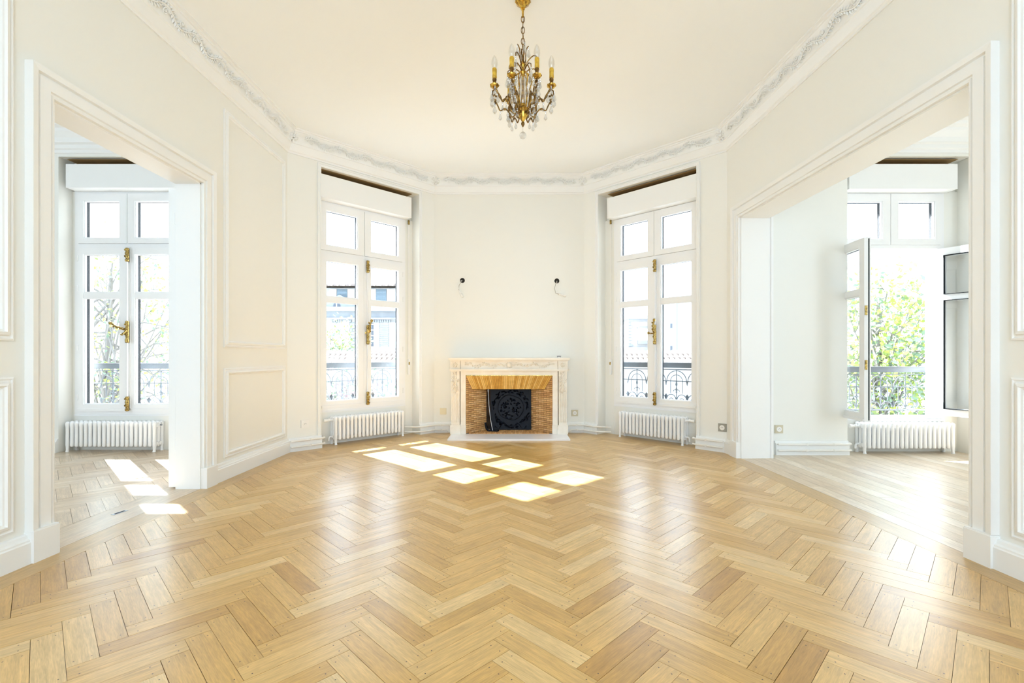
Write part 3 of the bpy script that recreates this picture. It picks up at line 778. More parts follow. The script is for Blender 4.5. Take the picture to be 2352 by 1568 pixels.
s,Y = s_on(FDR,1668); socket(FDR, LD2-.05, zs(982,5.45), 'dark grey plate with an oval white socket in the wall corner', 'grey')
s,Y = s_on(FRW,1788); socket(FRW, s, zs(985,Y), 'beige plate with a round white socket on the side room wall above the pipes', 'beige')

# ------------------------------------------------------------------ unfinished wall lights: a hole, wires and a lamp holder
def wiring(x_px, y_px, label, pts, end):
    X = (x_px-CX)/F_PX*6.87; Z = EYE+(CY-y_px)/F_PX*6.87
    root = tag(empty('wall_light_wiring', T((X,6.87,Z))), label, 'wiring', 'bare wall light points above the mantel')
    obj('box_rim', MB().lathe([(.030,-.004),(.036,-.003),(.036,.0)], 20, (0,0,0), 'y'), M_HOLE, root, True)
    obj('box_inside', MB().lathe([(.029,-.0055),(.029,-.004)], 18, (0,0,0), 'y'), M_HOLE, root)
    for k, pp in enumerate(pts):
        obj('wire', MB().tube(pp, .0035, 6), M_WIRE if k % 2 == 0 else M_PLASTIC, root, True)
    h = obj('lamp_holder', MB(T(end[0]) @ Matrix.Rotation(end[1], 4, 'Y')).lathe([(.010,-.03),(.014,-.026),(.014,.004),(.020,.008),(.020,.030),(.006,.032)], 12), M_PLASTIC, root, True)
    obj('bulb', MB(T(end[0]) @ Matrix.Rotation(end[1], 4, 'Y')).lathe([(.008,.03),(.016,.045),(.021,.062),(.016,.080),(.004,.088)], 12), M_PLASTIC, h, True)
wiring(1062, 644, 'dark wall box with loose wires and a hanging bulb above the ivory switch',
       [[(0,-.006,0),(-.02,-.03,-.03),(-.045,-.03,-.08),(-.05,-.025,-.13),(-.04,-.03,-.16)], [(0,-.006,0),(-.05,-.03,-.02),(-.075,-.03,-.06),(-.05,-.03,-.10),(-.05,-.025,-.13)]], ((-.03,-.03,-.175), R(150)))
wiring(1279, 645, 'dark wall box with loose wires and a bulb bent sideways beside the beige socket',
       [[(0,-.006,0),(-.02,-.03,-.05),(-.035,-.03,-.11),(-.02,-.03,-.18),(.02,-.03,-.195)], [(0,-.006,0),(.0,-.03,-.06),(-.004,-.03,-.12),(-.02,-.03,-.17),(.03,-.03,-.195)]], ((.05,-.035,-.20), R(105)))

# ------------------------------------------------------------------ fireplace
YF, YWALL = 6.56, 6.87
fp = tag(empty('fireplace', T((XF,YWALL,0))), 'carved cream marble fireplace with a brick firebox and white hearth slab', 'fireplace')
y0 = YF-YWALL                                          # front face, local y (negative = into the room)
obj('hearth_slab', MB().box(-.80,-.69,0.0006,.80,y0+.06,.022), M_SLAB, fp)
def bevelbox(x0,ya,z0,x1,yb,z1,e=.004):
    return MB().prism([(x0+e,ya),(x1-e,ya),(x1,ya+e),(x1,yb),(x0,yb),(x0,ya+e)], z0, z1)
sh = MB(); sh.box(-.835,y0-.060,1.052,.835,-.001,1.078); sh.box(-.82,y0-.034,1.040,.82,-.001,1.052); obj('mantel_shelf', sh, M_MARBLE, fp)
fz = MB(); fz.box(-.672,y0+.016,.921,.672,-.001,1.040); fz.box(-.672,y0+.004,1.024,.672,y0+.016,1.040); fz.box(-.672,y0+.004,.921,.672,y0+.016,.934)
frz = obj('frieze', fz, M_MARBLE, fp)
sc = MB(); rr = random.Random(5)
for sg in (-1,1):
    pts = [(sg*(.06+.55*i/40), y0+.008, .978+.020*math.sin(i/40*PI*5)) for i in range(41)]; sc.tube(pts, .006, 6)
    for i in range(34):
        q = i/34; x_ = sg*(.06+.57*q); z_ = .978+.020*math.sin(q*PI*5)
        a = rr.random()*2*PI; sc.leaf((x_+.012*math.cos(a), y0+.009, z_+.016*math.sin(a)), (math.cos(a),0,math.sin(a)), (0,-1,0), .036, .016, .012)
sc.ball((0,y0+.008,.978), (.030,.012,.034), 10, 6)
for k in range(10):
    a = 2*PI*k/10; sc.leaf((.042*math.cos(a),y0+.009,.978+.036*math.sin(a)), (math.cos(a),0,math.sin(a)), (0,-1,0), .035, .018, .012)
obj('scroll_relief', sc, M_MARBLE, frz, True)
ml = MB(); ml.box(-.828,y0-.030,.907,.828,-.001,.921); ml.box(-.818,y0-.014,.893,.818,-.001,.907); obj('moulding', ml, M_MARBLE, fp)
ar = MB(); ar.box(-.676,y0+.030,.828,.676,-.001,.893); obj('lintel', ar, M_MARBLE, fp)
ar = MB(); ar.box(-.604,y0+.026,.828,.604,y0+.034,.838); obj('brass_edge', ar, M_BRASS, fp)
for sg in (-1,1):
    a, b = sorted((sg*.676, sg*.812))
    cb = obj('corner_block', MB().box(a,y0+.002,.921,b,-.001,1.040), M_MARBLE, fp)
    m = MB(); xc = (a+b)/2
    for k in range(8):
        an = 2*PI*k/8; m.leaf((xc+.022*math.cos(an),y0+.001,.98+.022*math.sin(an)), (math.cos(an),0,math.sin(an)), (0,-1,0), .042, .020, .014)
    m.ball((xc,y0,.98),(.011,.011,.011),8,5); ring(m, a+.014,.932,b-.014,1.028,.006,y0-.004,y0+.002); obj('rosette', m, M_MARBLE, cb)
    pl = obj('pilaster', MB().box(a+.010,y0+.016,.15,b-.010,-.001,.893), M_MARBLE, fp)
    fl_ = MB()
    for k in range(5):
        x_ = a+.022+k*(b-a-.044)/4; fl_.tube([(x_,y0+.013,.185),(x_,y0+.013,.585)], .0085, 8)
    obj('flutes', fl_, M_MARBLE, pl, True)
    ac = MB(); rr = random.Random(9)
    for k in range(34):
        q = k/33; z_ = .60+.27*q; x_ = xc+(rr.random()-.5)*(.07+.03*math.sin(q*PI)); an = PI/2*(1 if q > .3 else -1)+(rr.random()-.5)*1.7
        ac.leaf((x_,y0+.011,z_), (math.cos(an),0,math.sin(an)), (0,-1,0), .055, .024, .020)
    ac.tube([(xc,y0+.010,.60),(xc,y0+.006,.87)], .008, 6)
    obj('acanthus_relief', ac, M_MARBLE, pl)
    ins = sorted((sg*.604, sg*.676))
    obj('inner_jamb', MB().box(ins[0],y0+.030,.137,ins[1],-.001,.828), M_MARBLE, fp)
    obj('plinth', MB().box(a-.004,y0-.006,.022,b+.004,-.001,.137).box(a,y0+.002,.137,b,-.001,.15), M_MARBLE, fp)
    obj('inner_plinth', MB().box(ins[0]-.004,y0+.022,.022,ins[1]+.004,-.001,.137), M_MARBLE, fp)
# firebox: side walls and hood of thin bricks (local y)
ya_, yb_ = y0+.06, .09                                  # front and back of the brick sides
shell = MB()
shell.hexa([(-.62,ya_,0.001),(-.355,yb_,0.001),(-.62,yb_+.0,0.001),(-.63,ya_,0.001),(-.62,ya_,.86),(-.355,yb_,.86),(-.62,yb_,.86),(-.63,ya_,.86)])
shell.hexa([(.62,ya_,0.001),(.33,yb_,0.001),(.62,yb_,0.001),(.63,ya_,0.001),(.62,ya_,.86),(.33,yb_,.86),(.62,yb_,.86),(.63,ya_,.86)])
shell.box(-.62,yb_+.05,0.001,.62,yb_+.07,.86)
obj('firebox_lining', shell, M_SOOT, fp)
def brick_me(mats, L, H, D): return [MB().box(-L/2,-D,-H/2,L/2,0,H/2).mesh('brick', m_) for m_ in mats]
rr = random.Random(21)
for sg in (-1, 1):
    A_ = Vector((sg*.610, ya_)); B_ = Vector((-.345,yb_)) if sg < 0 else Vector((.318,yb_))
    dirv = (B_-A_); Ls = dirv.length; dirv /= Ls; ang = math.atan2(dirv.y, dirv.x)
    rowh = .0272; bl_ = Ls/4
    meF = brick_me(M_BRICK, bl_-.005, rowh-.005, .012); meH = brick_me(M_BRICK, bl_/2-.005, rowh-.005, .012)
    for r_ in range(29):
        z_ = .026+(r_+.5)*rowh
        odd = r_ % 2
        xs = [(i+.5)*bl_ for i in range(4)] if not odd else [(i+1)*bl_ for i in range(3)]
        for x_ in xs:
            p = A_+dirv*x_
            # brick's local -y side must face the firebox
            Mx = T((p.x,p.y,z_)) @ RZ(ang if sg < 0 else ang+PI) @ T((0,-rr.random()*.002,0))
            place('brick', rr.choice(meF), fp, Mx)
        if odd:
            for x_ in (bl_*.25, Ls-bl_*.25):
                p = A_+dirv*x_; place('brick', rr.choice(meH), fp, T((p.x,p.y,z_)) @ RZ(ang if sg < 0 else ang+PI))
# hood: slanting upright bricks
nb = 46; zt_, zb_ = .826, .639; yt_, yh_ = y0+.045, y0+.14
hood = obj('hood', MB().hexa([(-.60,yt_+.012,zt_),(.60,yt_+.012,zt_),(.60,yt_+.10,zt_),(-.60,yt_+.10,zt_),(-.52,yh_+.012,zb_),(.50,yh_+.012,zb_),(.50,yh_+.10,zb_),(-.52,yh_+.10,zb_)]), M_SOOT, fp)
for i in range(nb):
    t0, t1 = i/nb, (i+1)/nb
    xa0, xa1 = -.60+1.2*t0+.0012, -.60+1.2*t1-.0012; xb0, xb1 = -.52+1.02*t0+.0012, -.52+1.02*t1-.0012
    e_ = rr.random()*.003
    m = MB().hexa([(xb0,yh_-e_,zb_-.002),(xb1,yh_-e_,zb_-.002),(xb1,yh_+.03,zb_),(xb0,yh_+.03,zb_),(xa0,yt_-e_,zt_),(xa1,yt_-e_,zt_),(xa1,yt_+.03,zt_),(xa0,yt_+.03,zt_)])
    obj('hood_brick', m, rr.choice(M_HOODB), hood)
# brick floor of the firebox
HB = [MB().box(-.0115,-.05,0,.0115,.05,.006).mesh('hearth_brick', m_) for m_ in M_BRICK]
for j in range(4):
    yy_ = y0+.085+j*.102; half = .585-.26*max(0,(yy_-ya_)/(yb_-ya_))
    n_ = int(2*half/.0255)
    for i in range(n_):
        place('hearth_brick', rr.choice(HB), fp, T(((i-(n_-1)/2)*.0255, yy_, .0215+rr.random()*.0015)))
obj('firebox_floor', MB().box(-.60,y0+.03,0.0006,.60,.14,.0205), M_SOOT, fp)
# cast-iron fireback standing in the firebox
fbk = tag(empty('fireback', T((XF+.02,YWALL+.065,.0275)) @ Matrix.Rotation(R(-2), 4, 'X')), 'square black cast-iron fireback with a round wreath relief in the firebox', 'fireback')
hw_ = .297
obj('plate', MB().box(-hw_,-.012,0,hw_,.012,.60), M_IRON, fbk)
obj('raised_border', ring(MB(), -hw_,0,hw_,.60,.022,-.022,-.012), M_IRON, fbk)
rg = MB(); rg.tube([(.188*math.cos(a*PI/24), -.014, .325+.178*math.sin(a*PI/24)*(1+.05*math.sin(a*PI/6))) for a in range(48)], .008, 6, closed=True); obj('wreath_ring', rg, M_IRON, fbk, True)
rl_ = MB(); rq = random.Random(2)
for k in range(90):
    a = rq.random()*2*PI; r_ = .23+.06*rq.random(); x_, z_ = r_*math.cos(a), .31+r_*math.sin(a)
    if abs(x_) > .27 or not .03 < z_ < .575: continue
    b_ = a+PI/2+(rq.random()-.5)*1.4; rl_.leaf((x_,-.012,z_), (math.cos(b_),0,math.sin(b_)), (0,-1,0), .06, .026, .018)
for k in range(60):
    a = rq.random()*2*PI; r_ = .15*math.sqrt(rq.random()); b_ = rq.random()*PI
    rl_.leaf((r_*math.cos(a),-.012,.31+r_*math.sin(a)), (math.cos(b_),0,math.sin(b_)), (0,-1,0), .05, .026, .016)
for sg in (-1,1):
    rl_.tube([(sg*(.05+.02*i), -.014, .06+.04*math.sin(i*.7)) for i in range(10)], .008, 6)
obj('leaf_relief', rl_, M_IRON, fbk, True)
pk = tag(empty('poker', T((XF-.30,6.83,.028))), 'thin grey metal poker leaning at the edge of the black fireback', 'poker')
obj('shaft', MB().tube([(.062,-.04,.010),(.030,-.012,.17),(.004,.035,.37),(-.006,.055,.55)], .0055, 8), M_STEEL, pk, True)
obj('handle', MB().tube([(-.006,.055,.55),(-.007,.058,.575),(-.006,.060,.60)], [.008,.012,.009], 8), M_STEEL, pk, True)
sv = tag(empty('coal_shovel', T((XF-.26,6.80,.029))), 'small black shovel blade lying on the firebox bricks', 'shovel')
obj('blade', MB().prism([(-.04,-.03),(.09,-.045),(.11,0),(.09,.045),(-.04,.03)], 0, .006), M_IRON, sv)
obj('rim', MB().tube([(-.04,-.03,.010),(.09,-.045,.012),(.11,0,.008),(.09,.045,.012),(-.04,.03,.010)], .006, 6), M_IRON, sv)
obj('stub', MB().tube([(-.04,0,.006),(-.07,0,.04),(-.085,.005,.12)], .014, 8), M_IRON, sv, True)
br = tag(empty('mantel_clip', T(((1284-CX)/F_PX*6.80, 6.80, 1.0785))), 'tiny dark metal clip on the mantel shelf against the wall', 'clip')
obj('bar', MB().box(-.028,-.006,.018,.028,.006,.026), M_HOLE, br); obj('leg', MB().box(-.022,-.004,0,-.014,.004,.018), M_STEEL, br); obj('leg', MB().box(.014,-.004,0,.022,.004,.018), M_STEEL, br)

# ------------------------------------------------------------------ chandelier
CHY = 3.43; k_ = CHY/F_PX
CHX = (1201-CX)*k_
ch = tag(empty('chandelier', T((CHX,CHY,0))), 'gilt bronze chandelier with candle bulbs and crystal drops hanging from the ceiling', 'chandelier')
def zp(y): return EYE+(CY-y)*k_
cp_ = obj('ceiling_canopy', MB().lathe([(.058,ZC-.001),(.060,ZC-.012),(.050,zp(2)),(.055,zp(5)),(.040,zp(10)),(.022,zp(15)),(.014,zp(19)),(.016,zp(21)),(.008,zp(23))], 24, wob=lambda a,z: .07*math.cos(8*a)), M_GILT, ch, True)
obj('hook_stem', MB().tube([(0,0,zp(21)),(0,0,zp(40))], [.008,.0065], 8), M_GILT, ch, True)
zl = zp(38); li = 0
while zl > zp(146):
    h_ = .040; ps = []
    for i in range(14):
        a = 2*PI*i/14; ps.append(((.0125*math.cos(a)) if li % 2 == 0 else 0, (.0125*math.cos(a)) if li % 2 else 0, zl-h_/2+.025*math.sin(a)))
    obj('chain_link', MB().tube(ps, .0028, 6, closed=True), M_BRONZE, ch, True); zl -= h_; li += 1
obj('cable', MB().tube([(.004*math.sin(i*1.3),.004*math.cos(i*1.7),zp(38)-(zp(38)-zp(150))*i/14) for i in range(15)], .0022, 6), M_BRONZE, ch, True)
cl = obj('column', MB().lathe([(.006,zp(140)),(.016,zp(146)),(.022,zp(149)),(.012,zp(153)),(.010,zp(160)),(.020,zp(166)),(.010,zp(172)),(.008,zp(205)),(.012,zp(225)),(.020,zp(240)),(.030,zp(247))], 14), M_GILT, ch, True)
obj('glass_baluster', MB().lathe([(.014,zp(176)),(.026,zp(183)),(.030,zp(192)),(.020,zp(205)),(.034,zp(222)),(.024,zp(236)),(.016,zp(242))], 14), M_CRYSTAL, cl, True)
obj('bowl', MB().lathe([(.018,zp(246)),(.036,zp(249)),(.043,zp(253)),(.039,zp(260)),(.029,zp(268)),(.018,zp(274)),(.010,zp(278)),(.006,zp(280))], 24, wob=lambda a,z: .06*math.cos(10*a)), M_GILT, ch, True)
obj('finial', MB().lathe([(.005,zp(279)),(.012,zp(282)),(.013,zp(285)),(.008,zp(289)),(.002,zp(292))], 12), M_BRONZE, ch, True)
def curvy(pts, k=4):
    P = [Vector(p) for p in pts]; out = []
    for i in range(len(P)-1):
        p0, p1, p2, p3 = P[max(i-1,0)], P[i], P[i+1], P[min(i+2,len(P)-1)]
        for j in range(k):
            t = j/k; out.append(.5*((2*p1)+(p2-p0)*t+(2*p0-5*p1+4*p2-p3)*t*t+(3*p1-p0-3*p2+p3)*t**3))
    return out+[P[-1]]
def drop_me(L, w):
    m = MB(); m.ball((0,0,-.008), (.0055,.0055,.0055), 6, 4); m.ball((0,0,-.020), (.007,.007,.007), 6, 4)
    m.lathe([(.0015,-.026),(w*.35,-.030),(w*.6,-.026-L*.3),(w,-.026-L*.62),(w*.85,-.026-L*.82),(w*.3,-.026-L*.97),(.001,-.026-L)], 8)
    return m.mesh('crystal_drop', M_CRYSTAL)
D1, D2, D3 = drop_me(.058,.015), drop_me(.044,.0125), drop_me(.070,.018)
def drop(p, me=D1): place('crystal_drop', me, ch, T(p))
obj('crystal_ball_drop', MB().tube([(0,0,zp(291)),(0,0,zp(303))], .002, 6).ball((0,0,zp(311)), (.025,.025,.026), 12, 8), M_CRYSTAL, ch)
RA = .205
def zq(y): return zp(y+9)
for deg, fr_ in ((-80, 1.0), (-26, .88), (31, .88), (80, 1.0), (150, .95), (-150, .95)):
    a = R(deg)-PI/2; ux, uy = math.cos(a), math.sin(a); RA = .207*fr_
    def at(r_, y): return (r_*fr_*ux, r_*fr_*uy, zq(y))
    path = [at(.03,250),at(.06,254),at(.085,247),at(.098,236),at(.108,226),at(.128,222),at(.148,227),at(.162,221),at(.178,212),at(.192,205),at(.205,202),at(.207,196)]
    path = curvy(path); arm = obj('arm', MB().tube(path, [.0075+.0018*math.sin(i*.9) for i in range(len(path))], 8), M_BRONZE, ch, True)
    sm = MB()
    sm.tube(curvy([at(.128,222),at(.118,216),at(.106,220),at(.104,227),at(.112,230)]), .0048, 6)
    sm.tube(curvy([at(.192,205),at(.215,205),at(.222,212),at(.214,218),at(.206,214)]), .0048, 6)
    sm.tube(curvy([at(.055,256),at(.080,262),at(.108,250),at(.135,244),at(.165,250),at(.185,238),at(.205,228),at(.200,236)]), .0048, 6)
    for (r_, y) in ((.108,226),(.148,228),(.178,212),(.085,248),(.20,226),(.196,218),(.135,246)): sm.leaf(at(r_,y), (ux,uy,.4), (-uy,ux,.6), .030, .014, .008); sm.ball(at(r_,y), .008, 6, 4)
    obj('scroll', sm, M_BRONZE, arm, True)
    obj('drip_pan', MB().lathe([(.008,zq(201)),(.020,zq(199)),(.030,zq(196)),(.033,zq(193)),(.028,zq(192)),(.010,zq(193))], 16, (RA*ux,RA*uy,0), wob=lambda q,z: .08*math.cos(7*q)), M_GILT, arm, True)
    obj('candle_cup', MB().lathe([(.010,zq(193)),(.015,zq(190)),(.012,zq(186)),(.016,zq(181)),(.014,zq(178))], 12, (RA*ux,RA*uy,0)), M_BRONZE, arm, True)
    obj('candle_sleeve', MB().lathe([(.0135,zq(178)),(.0165,zq(176.5)),(.0155,zq(168)),(.0165,zq(160)),(.016,zq(156)),(.012,zq(154.5))], 12, (RA*ux,RA*uy,0), wob=lambda q,z: .05*math.cos(5*q)), M_CANDLE, arm, True)
    obj('candle_bulb', MB().lathe([(.011,zq(155)),(.018,zq(151)),(.0215,zq(145)),(.020,zq(138)),(.013,zq(131)),(.005,zq(127)),(.001,zq(125))], 14, (RA*ux,RA*uy,0)), M_BULB, arm, True)
    for (r_, y, dm) in ((.227,205,D1),(.184,207,D1),(.222,214,D3),(.165,250,D2),(.108,252,D2),(.205,232,D1),(.148,229,D2)): drop(at(r_,y), dm)
    drop((RA*ux-uy*.028, RA*uy+ux*.028, zq(198)), D2); drop((RA*ux+uy*.028, RA*uy-ux*.028, zq(198)), D2)
cw = empty('crown', T((0,0,0)), ch)
for k in range(8):
    a = 2*PI*k/8+.3; ux, uy = math.cos(a), math.sin(a); big = k % 2
    if big: pth = [(.010,157),(.030,148),(.055,140),(.085,136),(.108,140),(.112,148)]
    else: pth = [(.010,152),(.020,140),(.022,128),(.024,116),(.034,107),(.044,104)]
    obj('crown_leaf', MB().tube(curvy([(r_*ux,r_*uy,zp(y)) for r_,y in pth]), .0040, 6), M_BRONZE, cw, True)
    r_, y = pth[-1]; drop((r_*ux,r_*uy,zp(y)), D1)
for k in range(6):
    a = 2*PI*k/6; ux, uy = math.cos(a), math.sin(a)
    obj('crown_leaf', MB().tube([(.012*ux,.012*uy,zp(167)),(.045*ux,.045*uy,zp(160)),(.080*ux,.080*uy,zp(158)),(.108*ux,.108*uy,zp(164)),(.112*ux,.112*uy,zp(172))], [.005,.0045,.004,.0035,.003], 6), M_BRONZE, cw, True)
    drop((.112*ux,.112*uy,zp(172)), D3); drop((.05*ux,.05*uy,zp(168)), D2); drop((.062*ux,.062*uy,zp(205)), D1)
    obj('cage_rod', MB().tube([(.045*ux,.045*uy,zp(248)),(.060*ux,.060*uy,zp(225)),(.050*ux,.050*uy,zp(205)),(.066*ux,.066*uy,zp(188)),(.050*ux,.050*uy,zp(172)),(.014*ux,.014*uy,zp(166))], .0045, 6), M_GILT, cw, True)

# ------------------------------------------------------------------ balcony railings outside the windows
def arc(cx_, cz, r_, a0, a1, n=12): return [(cx_+r_*math.cos(R(a0+(a1-a0)*i/n)), 0, cz+r_*math.sin(R(a0+(a1-a0)*i/n))) for i in range(n+1)]
def rail_unit():
    """one arched bay, 0.30 wide, z from 0.46 to 0.92"""
    m = MB(); w_ = .30
    m.tube(arc(0,.765,.140,0,180,14), .006, 6); m.tube(arc(0,.765,.085,0,180,12), .005, 6)
    for x_ in (-.085,.085): m.tube([(x_,0,.765),(x_,0,.60)], .005, 6)
    m.tube([(0,0,.92),(0,0,.50)], .006, 6)
    m.lathe([(.004,.60),(.013,.615),(.006,.64),(.015,.655),(.005,.69),(.018,.72),(.010,.75),(.004,.78)], 8)
    for sg in (-1,1):
        m.tube([(0,0,.635),(sg*.020,0,.650),(sg*.040,0,.640),(sg*.044,0,.625)], .005, 6)
        m.tube(arc(sg*.075,.520,.065,180 if sg > 0 else 0,0 if sg > 0 else 180,12), .006, 6)
        m.tube(arc(sg*.075,.505,.030,180 if sg > 0 else 0,-60 if sg > 0 else 240,10), .005, 6)
        m.leaf((sg*.150,0,.555),(0,0,1),(0,-1,0),.085,.060,.012); m.leaf((sg*.150,0,.555),(0,0,1),(0,1,0),.085,.060,.012)
        m.tube([(sg*.140,0,.765),(sg*.150,0,.735),(sg*.150,0,.705)], [.006,.010,.003], 6)
    return m.mesh('arched_bay', M_RAILING, True)
RAIL_ME = rail_unit()
def railing(Fm, s0, s1, d, label, dz=0.):
    root = tag(empty('balcony_railing', Fm @ T(((s0+s1)/2,d,dz))), label, 'railing', 'wrought-iron balcony railings outside the windows')
    h = (s1-s0)/2
    obj('handrail', MB().box(-h,-.022,.945,h,.022,1.005).box(-h,-.030,1.005,h,.030,1.015), M_RAILING, root)
    obj('middle_rail', MB().box(-h,-.006,.760,h,.006,.772), M_RAILING, root); obj('top_bar', MB().box(-h,-.006,.915,h,.006,.927), M_RAILING, root)
    obj('bottom_rail', MB().box(-h,-.010,.475,h,.010,.492), M_RAILING, root)
    for x_ in (-h+.01,h-.01): obj('post', MB().box(x_-.010,-.010,.40,x_+.010,.010,.945), M_RAILING, root)
    n = int((2*h-.04)/.30)
    for i in range(n): place('arched_bay', RAIL_ME, root, T(((i-(n-1)/2)*.30,0,0)))
def sill(Fm, s0, s1, dz=0.):
    m = MB(Fm); m.box(s0,.24,.34+dz,s1,.60,.405+dz); return m
for i_, (Fm, a_, b_, dz) in enumerate(((FDL,.28,1.78,0),(FDR,.26,1.76,0),(FLW,1.50,3.0,0),(FRW,1.0,2.50,-.04))):
    lab = ('grey wrought-iron railing outside the window with the tree, beside the fireplace','grey wrought-iron railing outside the window facing the blank gable',
           'grey wrought-iron railing outside the window of the herringbone side room','grey wrought-iron railing outside the open casement window')[i_]
    railing(Fm, a_, b_, .50, lab, dz)
    struct(obj('trim_%d' % (8+i_), sill(Fm, a_-.02, b_+.02, dz), M_STONE), 'stone window sill carrying a balcony railing')

# ------------------------------------------------------------------ outside
GZ = -4.5
g_ = MB(); g_.box(-60,7.5,GZ-.2,60,70,GZ); struct(obj('ground', g_, M_GROUND), 'pale paved ground of the street below')
def pw(x, y, Y): return ((x-CX)/F_PX*Y, EYE+(CY-y)/F_PX*Y)
# stone house seen through the tree-side window
YA = 24.0
ha = tag(empty('stone_house', T((-8,YA,GZ))), 'pale stone house with shutters, pediment and tiled eaves behind the garden wall', 'house')
def hp(name, par, x0, y0_, x1, y1_, d0, d1, m_, Y=YA, base_=(-8,YA,GZ)):
    """a block of the facade given by its picture corners; d0..d1 = how far it stands out (towards us) / goes back"""
    X0, Z1 = pw(x0,y0_,Y); X1, Z0 = pw(x1,y1_,Y)
    return obj(name, MB().box(X0-base_[0],Y-base_[1]-d0,Z0-base_[2],X1-base_[0],Y-base_[1]+d1,Z1-base_[2]), m_, par)
hp('wall', ha, 700, 660, 935, 1060, 0, 6, M_STONE)
hp('cornice', ha, 695, 706, 940, 716, .45, 0, M_STONED); hp('frieze_band', ha, 700, 716, 937, 730, .12, 0, M_STONED); hp('string_course', ha, 698, 730, 938, 734, .25, 0, M_STONED)
rf = hp('roof', ha, 692, 655, 943, 661, .6, 6, M_TILE)
X0, Z0 = pw(692,661,YA); X1, _ = pw(943,661,YA)
m = MB(T((8,-YA,-GZ))).hexa([(X0,YA-.7,Z0),(X1,YA-.7,Z0),(X1,YA+6,Z0),(X0,YA+6,Z0),(X0,YA+2,Z0+.42),(X1,YA+2,Z0+.42),(X1,YA+3.5,Z0+.42),(X0,YA+3.5,Z0+.42)]); obj('roof_slope', m, M_TILE, rf)
xx = X0
rt = MB(T((8,-YA,-GZ))).tube([(0,0,0),(0,2.7,.42)], .06, 6).mesh('roof_tile', M_TILE)
while xx < X1:
    place('roof_tile', rt, rf, T((xx,-.72+0,0)) @ T((0,YA,Z0+.04)) ); xx += .30
# upper storey windows
for (xa, xb) in ((865,888),(775,798)):
    wn = hp('window', ha, xa, 664, xb, 692, .03, .1, M_SHUTB)
    for j in range(9):
        X_, Z_ = pw(xa,666+j*2.9,YA); X2_, _ = pw(xb,0,YA); obj('slat', MB().box(X_+8,-.08,Z_-.02-GZ,X2_+8,-.03,Z_+.012-GZ), M_SHUTB, wn)
for (xa, xb) in ((848,864),(889,910),(758,774),(799,815)): hp('shutter', ha, xa, 664, xb, 692, .06, .0, M_SHUT)
# ground windows
for (xa, xb, m_) in ((836,858,M_PANE),(873,894,M_STONE),(775,797,M_SHUT)):
    wn = hp('window', ha, xa, 742, xb, 797, .02, .1, m_)
    if m_ is M_PANE:
        for yv in (745,758,771,784,797):
            hp('glazing_bar', wn, xa, yv-1.5, xb, yv+.5, .05, 0, M_SHUT)
    elif m_ is M_STONE:
        for j in range(11):
            X_, Z_ = pw(xa,746+j*4.8,YA); X2_, _ = pw(xb,0,YA); obj('slat', MB().box(X_+8,-.06,Z_-.03-GZ,X2_+8,-.02,Z_+.02-GZ), M_STONED, wn)
for (xa, xb) in ((859,872),(895,913),(760,774),(798,804)): hp('shutter', ha, xa, 741, xb, 799, .07, 0, M_SHUT)
for xa in (772,862): 
    for j in range(9):
        hp('voussoir', ha, xa-10+j*5.2, 734.5, xa-6+j*5.2, 740, .10, 0, M_STONED)
for j in range(10): hp('quoin', ha, 805 + (3 if j % 2 else 0), 741+j*7.2, 823, 747+j*7.2, .06, 0, M_STONED)
# pediment with a round window over the cornice
Xa, Za = pw(738,706,YA); Xb, _ = pw(832,706,YA); xm = (Xa+Xb)/2; zt2 = Za+.62
pdm = obj('pediment', MB(T((8,-YA,-GZ)) @ Matrix(((1,0,0,0),(0,0,-1,YA),(0,1,0,0),(0,0,0,1)))).prism([(Xa,Za),(Xb,Za),(xm,zt2)], 0, .30), M_STONED, ha)
X_, Z_ = pw(779,703.5,YA)
obj('round_window', MB().lathe([(.17,-.34),(.17,-.30)], 18, (X_+8,0,Z_-GZ), 'y'), M_PANE, pdm); obj('round_window_bar', MB().box(X_+8-.025,-.36,Z_-GZ-.17,X_+8+.025,-.34,Z_-GZ+.17), M_SHUT, pdm)
# house seen through the gable-side window
hb = tag(empty('low_stone_house', T((6.5,24,GZ))), 'low pale stone house with one shuttered window beside the blank gable', 'house')
B2 = (6.5,24,GZ)
hp('wall', hb, 1443, 738, 1512, 1060, 0, 4, M_STONE, 24, B2); hp('cornice', hb, 1440, 724, 1514, 733, .35, 4, M_STONED, 24, B2); hp('frieze_band', hb, 1442, 733, 1513, 738, .15, 4, M_STONED, 24, B2)
wn = hp('window', hb, 1465, 753, 1488, 790, .04, 0, M_SHUT, 24, B2); hp('window_frame', wn, 1463, 751, 1490, 754, .08, 0, M_STONED, 24, B2); hp('balustrade', wn, 1464, 782, 1489, 790, .10, 0, M_STONED, 24, B2)
hp('plinth_course', hb, 1438, 797, 1514, 806, .2, 0, M_STONED, 24, B2)
for j in range(8): hp('quoin', hb, 1443, 741+j*7, 1449+(j%2)*4, 746.5+j*7, .05, 0, M_STONED, 24, B2)
hc = tag(empty('white_gable_house', T((9,22.5,GZ))), 'tall blank white gable wall with a grey-blue downpipe and two tiny windows', 'house')
B3 = (9,22.5,GZ)
X0, Z0 = pw(1514,700,22.5); X1, Z1 = pw(1700,640,22.5)
obj('wall', MB(T((-9,-22.5,-GZ)) @ Matrix(((1,0,0,0),(0,0,-1,22.5),(0,1,0,0),(0,0,0,1)))).prism([(X0,GZ),(X1,GZ),(X1,Z1),(X0+1.6,Z1),(X0,Z0)], -1.0, 0), M_RENDER, hc)
hp('downpipe', hc, 1554, 684, 1562, 1060, .14, 0, M_ZINC, 22.5, B3)
